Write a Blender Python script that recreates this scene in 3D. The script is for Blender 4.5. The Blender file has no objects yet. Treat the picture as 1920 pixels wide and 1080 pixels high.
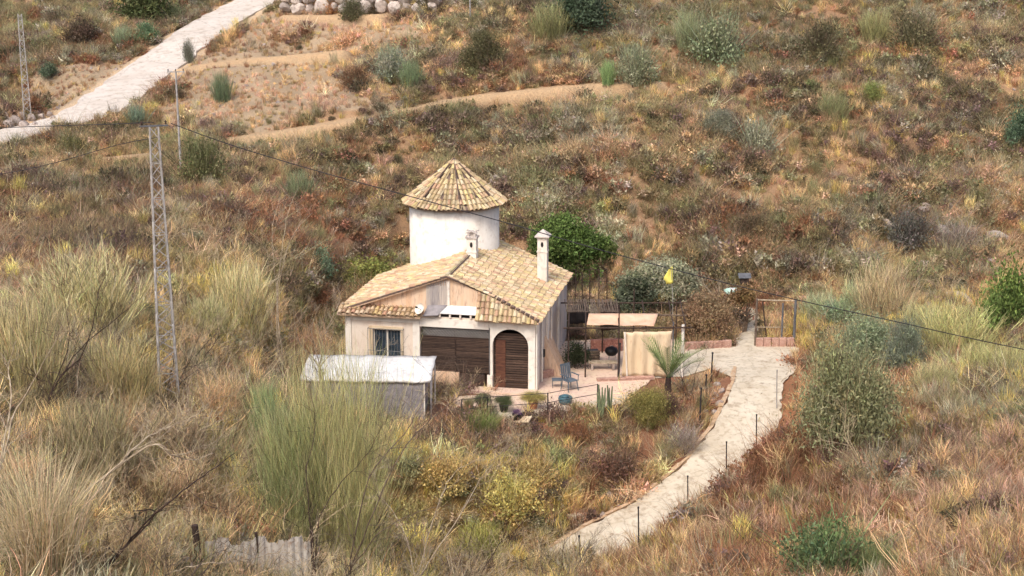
import bpy, math, random
import numpy as np
from mathutils import Vector, Matrix, Euler
from mathutils.geometry import tessellate_polygon

# ------------------------------------------------------------------ camera, sky, sun
S = bpy.context.scene
COL = S.collection
R = math.radians
CAM_Z, PITCH, FPX = 19.0, 14.0, 2880.0
cam_d = bpy.data.cameras.new('camera'); cam = bpy.data.objects.new('camera', cam_d); COL.objects.link(cam)
cam.location = (0, 0, CAM_Z); cam.rotation_euler = (R(90 - PITCH), 0, 0)
cam_d.sensor_width = 36; cam_d.lens = 54; cam_d.clip_end = 1500; cam_d.clip_start = 0.3
S.camera = cam
SUN_EL, SUN_AZ = 52.0, 205.0      # azimuth measured clockwise from +Y
W = bpy.data.worlds.new('World'); S.world = W; W.use_nodes = True
nt = W.node_tree; nt.nodes.clear()
sky = nt.nodes.new('ShaderNodeTexSky'); sky.sky_type = 'NISHITA'; sky.sun_disc = False
sky.sun_elevation = R(SUN_EL); sky.sun_rotation = R(SUN_AZ); sky.dust_density = 4.0; sky.ozone_density = 0.6; sky.air_density = 0.8
bg = nt.nodes.new('ShaderNodeBackground'); bg.inputs[1].default_value = 0.15
wo = nt.nodes.new('ShaderNodeOutputWorld')
nt.links.new(sky.outputs[0], bg.inputs[0]); nt.links.new(bg.outputs[0], wo.inputs[0])
sl = bpy.data.lights.new('sun', 'SUN'); sl.energy = 1.2; sl.angle = R(14); sl.color = (1.0, 0.97, 0.92)
so = bpy.data.objects.new('sun', sl); COL.objects.link(so)
az = R(SUN_AZ); el = R(SUN_EL)
sdir = Vector((math.sin(az) * math.cos(el), math.cos(az) * math.cos(el), math.sin(el)))
so.rotation_euler = sdir.to_track_quat('Z', 'Y').to_euler(); so.location = (0, -20, 60)
S.view_settings.view_transform = 'Standard'; S.view_settings.look = 'None'; S.view_settings.gamma = 1
S.view_settings.exposure = 0.68

# ------------------------------------------------------------------ helpers
def lin(r, g, b, k=1.0):
    f = lambda c: (c / 12.92 if c <= .04045 else ((c + .055) / 1.055) ** 2.4)
    return (f(r / 255) * k, f(g / 255) * k, f(b / 255) * k, 1)
cp, sp = math.cos(R(PITCH)), math.sin(R(PITCH))
def ray(u, v):
    a = (u - 960) / FPX; b = (540 - v) / FPX
    return Vector((a, cp + b * sp, -sp + b * cp))
def atY(u, v, Y):
    d = ray(u, v); return Vector((0, 0, CAM_Z)) + d * (Y / d.y)
def atZ(u, v, z):
    d = ray(u, v); return Vector((0, 0, CAM_Z)) + d * ((z - CAM_Z) / d.z)
def proj(X, Y, Z):
    dz = Z - CAM_Z
    dep = Y * cp - dz * sp; up = Y * sp + dz * cp
    dep = np.maximum(dep, .1)
    return 960 + FPX * X / dep, 540 - FPX * up / dep
def setp(o, label=None, cat=None, group=None, kind=None):
    if label: o['label'] = label
    if cat: o['category'] = cat
    if group: o['group'] = group
    if kind: o['kind'] = kind
    return o
def empty(name, loc, rz=0.0, label=None, cat=None, group=None):
    o = bpy.data.objects.new(name, None); COL.objects.link(o)
    o.location = loc; o.rotation_euler = (0, 0, rz); o.empty_display_size = .3
    return setp(o, label, cat, group)
def np_mesh(name, V, F, mats, col=None, smooth=False, uvname='shade', cface=None):
    V = np.asarray(V, np.float32); F = np.asarray(F, np.int32)
    me = bpy.data.meshes.new(name)
    k = F.shape[1]
    me.vertices.add(len(V)); me.vertices.foreach_set('co', V.ravel())
    me.loops.add(F.size); me.loops.foreach_set('vertex_index', F.ravel())
    me.polygons.add(len(F)); me.polygons.foreach_set('loop_start', np.arange(0, F.size, k, dtype=np.int32))
    me.polygons.foreach_set('loop_total', np.full(len(F), k, np.int32))
    if smooth: me.polygons.foreach_set('use_smooth', np.ones(len(F), bool))
    me.update(calc_edges=True)
    if col is not None:
        a = me.color_attributes.new(uvname, 'FLOAT_COLOR', 'POINT')
        c = np.ones((len(V), 4), np.float32); c[:, :col.shape[1]] = col
        a.data.foreach_set('color', c.ravel())
    for m in (mats if isinstance(mats, (list, tuple)) else [mats]): me.materials.append(m)
    return me
def link(name, me, parent=None, loc=None):
    o = bpy.data.objects.new(name, me); COL.objects.link(o)
    if parent: o.parent = parent
    if loc is not None: o.location = loc
    return o
class MB:
    def __init__(s): s.v = []; s.f = []; s.c = []
    def add(s, vs, fs, c=None):
        n = len(s.v); s.v += [tuple(p) for p in vs]; s.f += [tuple(i + n for i in f) for f in fs]
        s.c += [c if c else (1, 1, 1)] * len(fs); return s
    def box(s, c, d, M=None, col=None):
        x, y, z = (k / 2 for k in d)
        P = [Vector((a * x, b * y, e * z)) for a in (-1, 1) for b in (-1, 1) for e in (-1, 1)]
        if M is not None: P = [M @ p for p in P]
        P = [p + Vector(c) for p in P]
        return s.add(P, [(0, 1, 3, 2), (4, 6, 7, 5), (0, 4, 5, 1), (2, 3, 7, 6), (0, 2, 6, 4), (1, 5, 7, 3)], col)
    def b2(s, lo, hi, col=None):
        return s.box([(a + b) / 2 for a, b in zip(lo, hi)], [abs(b - a) for a, b in zip(lo, hi)], None, col)
    def tube(s, p, q, r0, r1=None, n=6, col=None, caps=True):
        r1 = r0 if r1 is None else r1
        p = Vector(p); q = Vector(q); d = (q - p)
        if d.length < 1e-6: return s
        d.normalize()
        a = d.orthogonal().normalized(); b = d.cross(a)
        vs = [p + (a * math.cos(t) + b * math.sin(t)) * r0 for t in [2 * math.pi * i / n for i in range(n)]]
        vs += [q + (a * math.cos(t) + b * math.sin(t)) * r1 for t in [2 * math.pi * i / n for i in range(n)]]
        fs = [(i, (i + 1) % n, n + (i + 1) % n, n + i) for i in range(n)]
        if caps: fs += [tuple(range(n))[::-1], tuple(range(n, 2 * n))]
        return s.add(vs, fs, col)
    def path(s, pts, r, n=5, col=None):
        rr = r if isinstance(r, (list, tuple)) else [r] * len(pts)
        pts = [Vector(p) for p in pts]; rings = []
        base = len(s.v); vs = []; fs = []
        for i, p in enumerate(pts):
            d = (pts[min(i + 1, len(pts) - 1)] - pts[max(i - 1, 0)]).normalized()
            a = d.cross(Vector((0.13, .21, 1))).normalized(); b = d.cross(a)
            vs += [p + (a * math.cos(2 * math.pi * k / n) + b * math.sin(2 * math.pi * k / n)) * rr[i] for k in range(n)]
        for i in range(len(pts) - 1):
            for k in range(n):
                fs.append((i * n + k, i * n + (k + 1) % n, (i + 1) * n + (k + 1) % n, (i + 1) * n + k))
        fs += [tuple(range(n))[::-1], tuple(range((len(pts) - 1) * n, len(pts) * n))]
        return s.add(vs, fs, col)
    def lathe(s, prof, n=20, c=(0, 0, 0), col=None):
        vs = []; fs = []
        for r, z in prof:
            vs += [(c[0] + r * math.cos(2 * math.pi * k / n), c[1] + r * math.sin(2 * math.pi * k / n), c[2] + z) for k in range(n)]
        for i in range(len(prof) - 1):
            for k in range(n): fs.append((i * n + k, i * n + (k + 1) % n, (i + 1) * n + (k + 1) % n, (i + 1) * n + k))
        return s.add(vs, fs, col)
    def loops(s, loops, f0, f1):
        """wall from 2D loops (outer + holes); f0/f1 map (a,b)->3D for the two faces"""
        pts = [p for L in loops for p in L]
        tris = tessellate_polygon([[Vector((a, b, 0)) for a, b in L] for L in loops])
        A = [f0(a, b) for a, b in pts]; B = [f1(a, b) for a, b in pts]; n = len(pts)
        fs = [tuple(t) for t in tris] + [tuple(i + n for i in t[::-1]) for t in tris]
        o = 0
        for L in loops:
            m = len(L); fs += [(o + i, o + (i + 1) % m, n + o + (i + 1) % m, n + o + i) for i in range(m)]; o += m
        return s.add(A + B, fs)
    def slab(s, quad, th):
        """polygon given by 3D points thickened along its normal"""
        P = [Vector(p) for p in quad]; nrm = (P[1] - P[0]).cross(P[2] - P[0]).normalized(); n = len(P)
        return s.add(P + [p - nrm * th for p in P], [tuple(range(n)), tuple(range(2 * n - 1, n - 1, -1))] +
                     [(i, (i + 1) % n, n + (i + 1) % n, n + i) for i in range(n)])
    def build(s, name, m, parent=None, smooth=False, loc=None, bevel=0.0):
        me = bpy.data.meshes.new(name); me.from_pydata(s.v, [], s.f)
        if any(c != (1, 1, 1) for c in s.c):
            a = me.color_attributes.new('shade', 'FLOAT_COLOR', 'CORNER')
            buf = []
            for f, c in zip(s.f, s.c): buf += [c[0], c[1], c[2], 1] * len(f)
            a.data.foreach_set('color', buf)
        if smooth:
            me.polygons.foreach_set('use_smooth', [True] * len(me.polygons))
        me.materials.append(m); me.update()
        o = link(name, me, parent, loc)
        if bevel:
            b = o.modifiers.new('bevel', 'BEVEL'); b.width = bevel; b.segments = 2; b.limit_method = 'ANGLE'
        return o

# ------------------------------------------------------------------ materials
def N(nt, t, **kw):
    n = nt.nodes.new(t)
    for k, v in kw.items(): setattr(n, k, v)
    return n
def mix(nt, a, b, fac, mode='MIX'):
    m = N(nt, 'ShaderNodeMix', data_type='RGBA', blend_type=mode)
    for s, x in ((6, a), (7, b), (0, fac)):
        if isinstance(x, bpy.types.NodeSocket): nt.links.new(x, m.inputs[s])
        else: m.inputs[s].default_value = x
    return m.outputs[2]
def noise(nt, scale, detail=4, co=None, rough=.6, stretch=None):
    n = N(nt, 'ShaderNodeTexNoise'); n.inputs['Scale'].default_value = scale
    n.inputs['Detail'].default_value = detail; n.inputs['Roughness'].default_value = rough
    if co is None:
        co = N(nt, 'ShaderNodeTexCoord').outputs['Object']
    if stretch:
        mp = N(nt, 'ShaderNodeMapping'); mp.inputs['Scale'].default_value = stretch
        nt.links.new(co, mp.inputs[0]); co = mp.outputs[0]
    nt.links.new(co, n.inputs['Vector']); return n.outputs['Fac']
def ramp(nt, fac, lo, hi):
    m = N(nt, 'ShaderNodeMapRange'); m.inputs[1].default_value = lo; m.inputs[2].default_value = hi
    nt.links.new(fac, m.inputs[0]); return m.outputs[0]
def mat(name, c1, c2=None, c3=None, scale=3.0, rough=.85, bump=0.0, bscale=20.0, stretch=None, attr=False, metal=0.0, spec=.3, streak=0.0, crack=0.0):
    m = bpy.data.materials.new(name); m.use_nodes = True; nt = m.node_tree
    bs = nt.nodes['Principled BSDF']; bs.inputs['Roughness'].default_value = rough
    bs.inputs['Metallic'].default_value = metal; bs.inputs['Specular IOR Level'].default_value = spec
    c2 = c2 or tuple(x * .75 for x in c1[:3]) + (1,)
    f = ramp(nt, noise(nt, scale, 5, stretch=stretch), .35, .65)
    c = mix(nt, c1, c2, f)
    if c3:
        f2 = ramp(nt, noise(nt, scale * 4.3, 4, stretch=stretch), .52, .72); c = mix(nt, c, c3, f2)
    if streak:      # rain-washed dirt running down the wall
        s1 = ramp(nt, noise(nt, 3.2, 6, stretch=(1, 1, .14), rough=.7), .5, .8); s2 = ramp(nt, noise(nt, 1.1, 4), .4, .62)
        m1 = N(nt, 'ShaderNodeMath', operation='MULTIPLY'); nt.links.new(s1, m1.inputs[0]); nt.links.new(s2, m1.inputs[1])
        m2 = N(nt, 'ShaderNodeMath', operation='MULTIPLY'); nt.links.new(m1.outputs[0], m2.inputs[0]); m2.inputs[1].default_value = streak
        c = mix(nt, c, (.22, .17, .13, 1), m2.outputs[0])
    if crack:
        vo = N(nt, 'ShaderNodeTexVoronoi', feature='DISTANCE_TO_EDGE'); vo.inputs['Scale'].default_value = crack
        tc = N(nt, 'ShaderNodeTexCoord'); nz = N(nt, 'ShaderNodeTexNoise'); nz.inputs['Scale'].default_value = 1.5; nt.links.new(tc.outputs['Object'], nz.inputs['Vector'])
        va = N(nt, 'ShaderNodeVectorMath', operation='ADD'); nt.links.new(tc.outputs['Object'], va.inputs[0]); nt.links.new(nz.outputs['Color'], va.inputs[1]); nt.links.new(va.outputs[0], vo.inputs['Vector'])
        k = N(nt, 'ShaderNodeMapRange'); k.inputs[1].default_value = .0; k.inputs[2].default_value = .02; k.inputs[3].default_value = .3; k.inputs[4].default_value = 0; nt.links.new(vo.outputs['Distance'], k.inputs[0])
        c = mix(nt, c, (.16, .12, .09, 1), k.outputs[0])
        d2 = ramp(nt, noise(nt, 1.7, 6, rough=.75), .54, .7); c = mix(nt, c, (.36, .285, .20, 1), d2)
    if attr:
        at = N(nt, 'ShaderNodeAttribute', attribute_name='shade'); c = mix(nt, c, at.outputs['Color'], 1.0, 'MULTIPLY')
    nt.links.new(c, bs.inputs['Base Color'])
    if bump:
        b = N(nt, 'ShaderNodeBump'); b.inputs['Strength'].default_value = bump; b.inputs['Distance'].default_value = .05
        nt.links.new(noise(nt, bscale, 5, stretch=stretch), b.inputs['Height']); nt.links.new(b.outputs[0], bs.inputs['Normal'])
    return m
def leafmat(name, src, tl=.25, rough=.75):
    """src 'inst': tint from the scatter point; 'obj': tint from the object's colour"""
    m = bpy.data.materials.new(name); m.use_nodes = True; nt = m.node_tree
    bs = nt.nodes['Principled BSDF']; bs.inputs['Roughness'].default_value = rough; bs.inputs['Specular IOR Level'].default_value = .15
    if src == 'inst':
        a = N(nt, 'ShaderNodeAttribute', attribute_name='col', attribute_type='INSTANCER').outputs['Color']
    else:
        a = N(nt, 'ShaderNodeObjectInfo').outputs['Color']
    sh = N(nt, 'ShaderNodeAttribute', attribute_name='shade').outputs['Color']
    c = mix(nt, a, sh, 1.0, 'MULTIPLY')
    nt.links.new(c, bs.inputs['Base Color'])
    tr = N(nt, 'ShaderNodeBsdfTranslucent'); nt.links.new(c, tr.inputs[0])
    ms = N(nt, 'ShaderNodeMixShader'); ms.inputs[0].default_value = tl
    nt.links.new(bs.outputs[0], ms.inputs[1]); nt.links.new(tr.outputs[0], ms.inputs[2])
    nt.links.new(ms.outputs[0], nt.nodes['Material Output'].inputs[0])
    return m
M = {}
M['leaf_i'] = leafmat('scrub foliage', 'inst'); M['leaf_o'] = leafmat('shrub foliage', 'obj')
M['bark'] = mat('bark', lin(120, 105, 90), lin(80, 65, 55), scale=8, bump=.4, attr=False)
M['bark_dark'] = mat('dark bark', lin(80, 62, 52), lin(50, 40, 36), scale=8)
M['bark_pale'] = mat('pale bark', lin(190, 175, 150), lin(140, 122, 100), scale=8)
M['white'] = mat('white render', lin(236, 230, 218), lin(228, 218, 202), lin(206, 192, 176), scale=.8, bump=.2, bscale=14, streak=.5)
M['cream'] = mat('cream render', lin(230, 218, 202), lin(224, 206, 186), lin(208, 184, 164), scale=1.1, bump=.2, bscale=14, stretch=(1, 1, .45), streak=.5)
M['side'] = mat('grey-streaked side render', lin(216, 202, 186), lin(176, 168, 164), lin(146, 138, 138), scale=1.3, bump=.2, stretch=(1, 1, .2))  # cream going grey in tall vertical streaks
M['orange'] = mat('orange plaster', lin(218, 182, 148), lin(226, 200, 172), lin(172, 140, 122), scale=1.5, bump=.2, stretch=(2.2, 2.2, .35))
M['tile'] = mat('clay tile', (1, 1, 1, 1), (.80, .78, .72, 1), (.62, .60, .56, 1), scale=1.6, attr=True, bump=.3, bscale=40, rough=.9)
M['mortar'] = mat('dark mortar', lin(120, 100, 88), lin(84, 70, 64), scale=6)
M['wood'] = mat('weathered wood', lin(96, 78, 68), lin(64, 52, 48), lin(120, 100, 84), scale=4, stretch=(.3, 1, 6), attr=True)
M['dark'] = mat('painted interior shade', lin(44, 38, 36), lin(34, 30, 30))  # near-black colour standing in for shade inside openings and gaps
M['glass'] = mat('window glass', lin(70, 84, 96), lin(44, 54, 62), rough=.15, spec=.6)
M['grey'] = mat('grey metal', lin(120, 122, 124), lin(92, 92, 94), rough=.5, metal=.3)
M['galv'] = mat('galvanised steel', lin(190, 186, 180), lin(150, 144, 138), rough=.5, metal=.2, scale=5)
M['iron'] = mat('dark iron', lin(66, 62, 64), lin(48, 46, 48), rough=.6, metal=.3)
M['tarp'] = mat('white tarpaulin', lin(226, 224, 218), lin(208, 206, 202), lin(190, 184, 178), scale=1.2, rough=.6, bump=.3, bscale=4, streak=.35)
M['net'] = mat('grey shade netting', lin(150, 144, 144), lin(118, 114, 116), scale=3, bump=.2, bscale=90)
M['canvas'] = mat('beige canvas', lin(222, 202, 170), lin(214, 192, 158), lin(200, 174, 142), scale=2, bump=.3, bscale=9, stretch=(1, 1, .35))
M['pinkcanvas'] = mat('faded awning', lin(226, 190, 160), lin(216, 170, 138), scale=2.5, bump=.2)
M['concrete'] = mat('pale concrete', lin(212, 200, 178), lin(194, 180, 156), lin(168, 150, 126), scale=.9, bump=.6, bscale=12, rough=.95, crack=.45)
M['road'] = mat('hill road concrete', lin(208, 198, 186), lin(194, 182, 168), lin(176, 162, 148), scale=.4, bump=.3, bscale=5, rough=.95, crack=.22)
M['paving'] = mat('pinkish paving', lin(214, 184, 166), lin(216, 194, 166), lin(184, 146, 128), scale=1.3, bump=.4, bscale=10)
M['brick'] = mat('red block', lin(168, 118, 102), lin(146, 98, 86), lin(206, 160, 140), scale=3, bump=.5)
M['pink'] = mat('pink masonry', lin(186, 148, 132), lin(160, 122, 106), lin(208, 182, 160), scale=3, bump=.5)
M['dirtpath'] = mat('ochre earth', lin(206, 164, 118), lin(186, 140, 98), lin(160, 122, 88), scale=1.2, bump=.6, bscale=8)
M['kerb'] = mat('earthy kerb', lin(196, 166, 132), lin(172, 138, 106), lin(208, 190, 164), scale=2.5, bump=.6, bscale=9)
M['stone'] = mat('hill stone', lin(186, 172, 160), lin(140, 126, 118), lin(110, 98, 92), scale=1.6, bump=.8, bscale=6)
M['teal'] = mat('teal plastic', lin(70, 108, 118), lin(58, 88, 98), rough=.5)
M['chairgrey'] = mat('grey plastic', lin(98, 108, 116), lin(80, 88, 96), rough=.5)
M['black'] = mat('black paint', lin(30, 30, 32), lin(24, 24, 24), rough=.5)
M['yellow'] = mat('yellow cloth', lin(240, 232, 120), lin(226, 214, 100))
M['sheet'] = mat('old sheet', lin(196, 190, 180), lin(172, 162, 150), lin(140, 118, 100), scale=2.5, rough=.6, streak=.5)
M['terracotta'] = mat('terracotta', lin(178, 112, 84), lin(150, 92, 70))
M['greenpaint'] = mat('pale green paint', lin(160, 206, 180), lin(196, 220, 206))
M['cactus'] = mat('cactus skin', lin(122, 132, 98), lin(96, 106, 78), scale=5)
# ------------------------------------------------------------------ terrain
CP = []   # world control points
def cpx(u, v, Y): p = atY(u, v, Y); CP.append((p.x, p.y, p.z))
for u, v, Y in [
    # far slope
    (0, 0, 134), (300, 0, 130), (490, 0, 127), (700, 0, 120), (960, 0, 113), (1300, 0, 111), (1600, 0, 112), (1920, 0, 114),
    (0, 130, 112), (200, 130, 110), (350, 75, 115), (500, 110, 108), (700, 110, 104), (960, 110, 101), (1300, 110, 101), (1600, 110, 102), (1920, 110, 104),
    (0, 262, 93), (170, 210, 98), (300, 250, 94), (450, 262, 91), (640, 230, 93), (810, 205, 95), (1060, 165, 97), (1230, 160, 97), (1600, 200, 94), (1920, 200, 96),
    (450, 300, 88), (700, 300, 87), (960, 300, 87), (1300, 300, 87), (1600, 300, 88), (1920, 300, 90),
    (600, 400, 80), (800, 400, 81.5), (1000, 400, 82), (1300, 400, 82), (1600, 400, 82), (1920, 400, 85),
    (650, 500, 74), (1000, 480, 77), (1300, 480, 78), (1600, 480, 77), (1920, 500, 77),
    # left flank
    (0, 330, 82), (200, 330, 81), (320, 340, 80), (0, 450, 66), (200, 450, 66), (400, 440, 69), (520, 460, 71),
    (0, 600, 50), (200, 600, 52), (400, 600, 56), (540, 600, 60), (0, 750, 41), (200, 750, 42), (400, 750, 47), (520, 740, 53),
    (0, 900, 34), (250, 900, 36), (480, 880, 42), (0, 1080, 28), (300, 1080, 31), (560, 1060, 36),
    # below the yard
    (700, 900, 47), (700, 1080, 39), (850, 900, 50), (850, 1080, 42), (1000, 900, 51.5), (1000, 960, 50), (950, 850, 53.5),
    (1150, 850, 54), (1250, 800, 56), (1200, 900, 53),
    # near right bank
    (1150, 1075, 43.5), (1300, 1000, 44), (1400, 930, 46), (1480, 860, 48.5), (1500, 760, 53.5), (1530, 680, 60),
    (1400, 1080, 38), (1650, 1080, 35), (1920, 1080, 31), (1650, 950, 40.5), (1920, 950, 37), (1650, 850, 45.5), (1920, 800, 44),
    (1650, 740, 53), (1800, 680, 57), (1920, 700, 54), (1650, 620, 66), (1900, 600, 68), (1560, 600, 69)]:
    cpx(u, v, Y)
CP += [(0, 0, 17.3), (-15, 0, 17.3), (15, 0, 17.3), (-40, 0, 17), (40, 0, 17), (0, 14, 10.2), (-12, 14, 10.8), (12, 14, 10.2), (0, 26, 5.2), (-30, 14, 11.5), (30, 14, 11.5),
       (-50, 40, 8.5), (50, 40, 6), (-60, 80, 9), (60, 80, 7), (-70, 130, 15), (70, 130, 20), (0, 150, 24), (-70, 180, 28), (70, 180, 36), (0, 200, 40), (0, 260, 54), (-80, 260, 48), (80, 260, 54), (0, -20, 21)]
CP += [(x, y, -0.1) for x, y in [(-7, 60), (-4, 66), (0, 60), (3, 66), (7, 62), (8, 68), (-6, 69), (2, 72), (10, 66), (-8.5, 57), (-4, 57), (2, 58), (9, 71)]]
CP = np.array(CP)
def tps(P, Q):
    d = np.sqrt(((P[:, None, :] - Q[None, :, :]) ** 2).sum(-1)) + 1e-9
    return d * d * np.log(d)
_n = len(CP); _K = tps(CP[:, :2], CP[:, :2]) + np.eye(_n) * 6.0
_P = np.hstack([np.ones((_n, 1)), CP[:, :2]])
_A = np.vstack([np.hstack([_K, _P]), np.hstack([_P.T, np.zeros((3, 3))])])
_w = np.linalg.solve(_A, np.concatenate([CP[:, 2], np.zeros(3)]))
rs = np.random.RandomState(7)
_lat = rs.rand(8, 256, 256)
def vnoise(x, y, sc, k=0):
    x = x / sc + 100.3 * k; y = y / sc + 57.7 * k
    i = np.floor(x).astype(int); j = np.floor(y).astype(int); fx = x - i; fy = y - j
    fx = fx * fx * (3 - 2 * fx); fy = fy * fy * (3 - 2 * fy); L = _lat[k % 8]
    g = lambda a, b: L[a % 256, b % 256]
    return (g(i, j) * (1 - fx) + g(i + 1, j) * fx) * (1 - fy) + (g(i, j + 1) * (1 - fx) + g(i + 1, j + 1) * fx) * fy
def in_poly(x, y, poly):
    r = np.zeros(x.shape, bool); n = len(poly)
    for i in range(n):
        x0, y0 = poly[i][:2]; x1, y1 = poly[(i + 1) % n][:2]
        if y0 == y1: continue
        c = ((y0 > y) != (y1 > y)) & (x < (x1 - x0) * (y - y0) / (y1 - y0) + x0); r ^= c
    return r
def seg_dist(x, y, pts, closed=False):
    """distance to polyline and interpolated third coordinate"""
    best = np.full(x.shape, 1e9); zz = np.zeros(x.shape); n = len(pts)
    for i in range(n if closed else n - 1):
        a = pts[i]; b = pts[(i + 1) % n]; dx, dy = b[0] - a[0], b[1] - a[1]; L = dx * dx + dy * dy + 1e-9
        t = np.clip(((x - a[0]) * dx + (y - a[1]) * dy) / L, 0, 1)
        d = np.hypot(x - a[0] - t * dx, y - a[1] - t * dy); m = d < best
        best = np.where(m, d, best); zz = np.where(m, a[2] + t * (b[2] - a[2]), zz)
    return best, zz
def smooth(t): t = np.clip(t, 0, 1); return t * t * (3 - 2 * t)
# yard outline (level ground at z = 0)
yard_px = [(560, 800), (760, 800), (860, 800), (900, 790), (1000, 786), (1120, 768), (1220, 748), (1290, 722), (1345, 700), (1372, 712),
           (1452, 716), (1482, 690), (1494, 652), (1490, 600), (1475, 560), (1400, 555), (1140, 535), (1060, 520), (760, 500), (660, 540), (600, 640)]
YARD = [tuple(atZ(u, v, 0.0)) for u, v in yard_px]
# driveway edges: inner (left) and outer (right), with its falling level
dr_in = [(700, 1120, -3.5), (990, 1052, -2.9), (1030, 1030, -2.75), (1095, 990, -2.4), (1180, 948, -2.0), (1240, 904, -1.6), (1290, 862, -1.15), (1335, 803, -.65), (1360, 754, -.25), (1376, 716, 0), (1380, 690, 0)]
dr_out = [(760, 1180, -3.6), (1040, 1120, -3.05), (1110, 1085, -2.8), (1215, 1030, -2.4), (1300, 980, -2.0), (1360, 930, -1.6), (1410, 880, -1.15), (1450, 815, -.65), (1464, 764, -.25), (1466, 722, 0), (1480, 690, 0)]
DI = [atZ(u, v, z) for u, v, z in dr_in]; DO = [atZ(u, v, z) for u, v, z in dr_out]
DC = [tuple((a + b) / 2) for a, b in zip(DI, DO)]
DW = 1.35
# hill road, top left
def raw(x, y):
    x = np.atleast_1d(np.asarray(x, float)); y = np.atleast_1d(np.asarray(y, float))
    out = np.empty(x.shape); st = 40000
    Q = np.stack([x.ravel(), y.ravel()], 1); o = np.empty(len(Q))
    for k in range(0, len(Q), st):
        q = Q[k:k + st]; o[k:k + st] = tps(q, CP[:, :2]) @ _w[:_n] + _w[_n] + q @ _w[_n + 1:]
    return o.reshape(x.shape)
def groundray(u, v, f):
    d = ray(u, v); t = np.linspace(18, 190, 1400) / d.y
    X = d.x * t; Y = d.y * t; Z = CAM_Z + d.z * t; h = f(X, Y)
    k = np.argmax(Z < h)
    if k == 0: k = len(t) - 1
    a = (Z[k - 1] - h[k - 1]); b = (h[k] - Z[k]); w = a / (a + b + 1e-9); tt = t[k - 1] + (t[k] - t[k - 1]) * w
    return Vector((d.x * tt, d.y * tt, CAM_Z + d.z * tt))
def G0(u, v): return groundray(u, v, raw)
ROADC = [tuple(G0(u, v)) for u, v in [(-120, 285), (10, 255), (90, 237), (165, 212), (230, 168), (300, 117), (370, 64), (440, 22), (490, -4), (560, -40), (640, -80)]]
ROADW = 1.9
PATHS = [[tuple(G0(u, v)) for u, v in L] for L in [
    [(440, 264), (520, 254), (600, 240), (700, 226), (810, 200), (900, 184), (980, 176), (1060, 167), (1140, 162), (1230, 160)],
    [(340, 134), (400, 124), (470, 116), (560, 108), (640, 100)],
    [(7, 322), (60, 312), (130, 306), (210, 302), (290, 294)],
    [(540, 34), (640, 34), (720, 32)]]]
PW = [.33, .2, .28, .4]
xs = np.concatenate([np.arange(-150, -46, 4), np.arange(-46, 46.01, .28), np.arange(50, 151, 4)])
ys = np.concatenate([np.arange(-40, 20, 2), np.arange(20, 136, .3), np.arange(137, 300, 4)])
GX, GY = np.meshgrid(xs, ys)
H = raw(GX, GY)
# terraces below the dirt paths and general lumpiness
lump = (vnoise(GX, GY, 6, 1) - .5) * .9 + (vnoise(GX, GY, 2.4, 2) - .5) * .5 + (vnoise(GX, GY, .9, 3) - .5) * .22
far = smooth((GY - 68) / 8); gl = .45 + .75 * far
H = H + lump * gl * (1 - .45 * in_poly(*proj(GX, GY, H), [(350, 140), (480, 30), (820, 40), (620, 120), (800, 190), (440, 250), (330, 235)]))
ter = np.sin((raw(GX, GY) + vnoise(GX, GY, 14, 4) * 1.6) * 3.1) * .22 * smooth((GY - 78) / 8)
H = H + ter
def flatten(H, mask_d, target, w0, w1):
    w = smooth((w1 - mask_d) / (w1 - w0)); return H * (1 - w) + target * w
ins = in_poly(GX, GY, YARD); dy, _ = seg_dist(GX, GY, YARD, True); dy = np.where(ins, -dy, dy)
H = flatten(H, dy, -.03 + 0 * H, 0.05, 1.3)
dd, dz = seg_dist(GX, GY, DC); H = flatten(H, dd, dz - .07, DW + .45, DW + 2.3)
dr, rz = seg_dist(GX, GY, ROADC); H = flatten(H, dr, rz - .1, ROADW + .2, ROADW + 2.2)
pd = np.full(GX.shape, 1e9)
for P_, w_ in zip(PATHS, PW):
    d_, z_ = seg_dist(GX, GY, P_); H = flatten(H, d_, z_ + .22, w_, w_ + 1.0)
    _, y_ = seg_dist(GX, GY, [(p[0], p[1], p[1]) for p in P_]); H = H - .5 * smooth(1 - np.abs(d_ - w_ - .9) / .9) * (GY < y_)
    pd = np.minimum(pd, d_ - w_ - .3 * (GY < y_))
CLEAR = [tuple(atZ(u, v, 0.0)) for u, v in [(830, 745), (900, 793), (1000, 786), (1120, 768), (1220, 748), (1290, 722), (1345, 700), (1372, 712), (1452, 716), (1482, 690), (1494, 652), (1425, 645), (1428, 575), (1390, 575), (1376, 648), (1290, 655), (1270, 634), (1050, 634), (1005, 700), (1000, 735)]]
def height(x, y):
    x = np.asarray(x, float); y = np.asarray(y, float)
    i = np.clip(np.searchsorted(xs, x) - 1, 0, len(xs) - 2); j = np.clip(np.searchsorted(ys, y) - 1, 0, len(ys) - 2)
    fx = np.clip((x - xs[i]) / (xs[i + 1] - xs[i]), 0, 1); fy = np.clip((y - ys[j]) / (ys[j + 1] - ys[j]), 0, 1)
    return (H[j, i] * (1 - fx) + H[j, i + 1] * fx) * (1 - fy) + (H[j + 1, i] * (1 - fx) + H[j + 1, i + 1] * fx) * fy
def G(u, v): return groundray(u, v, height)
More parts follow.
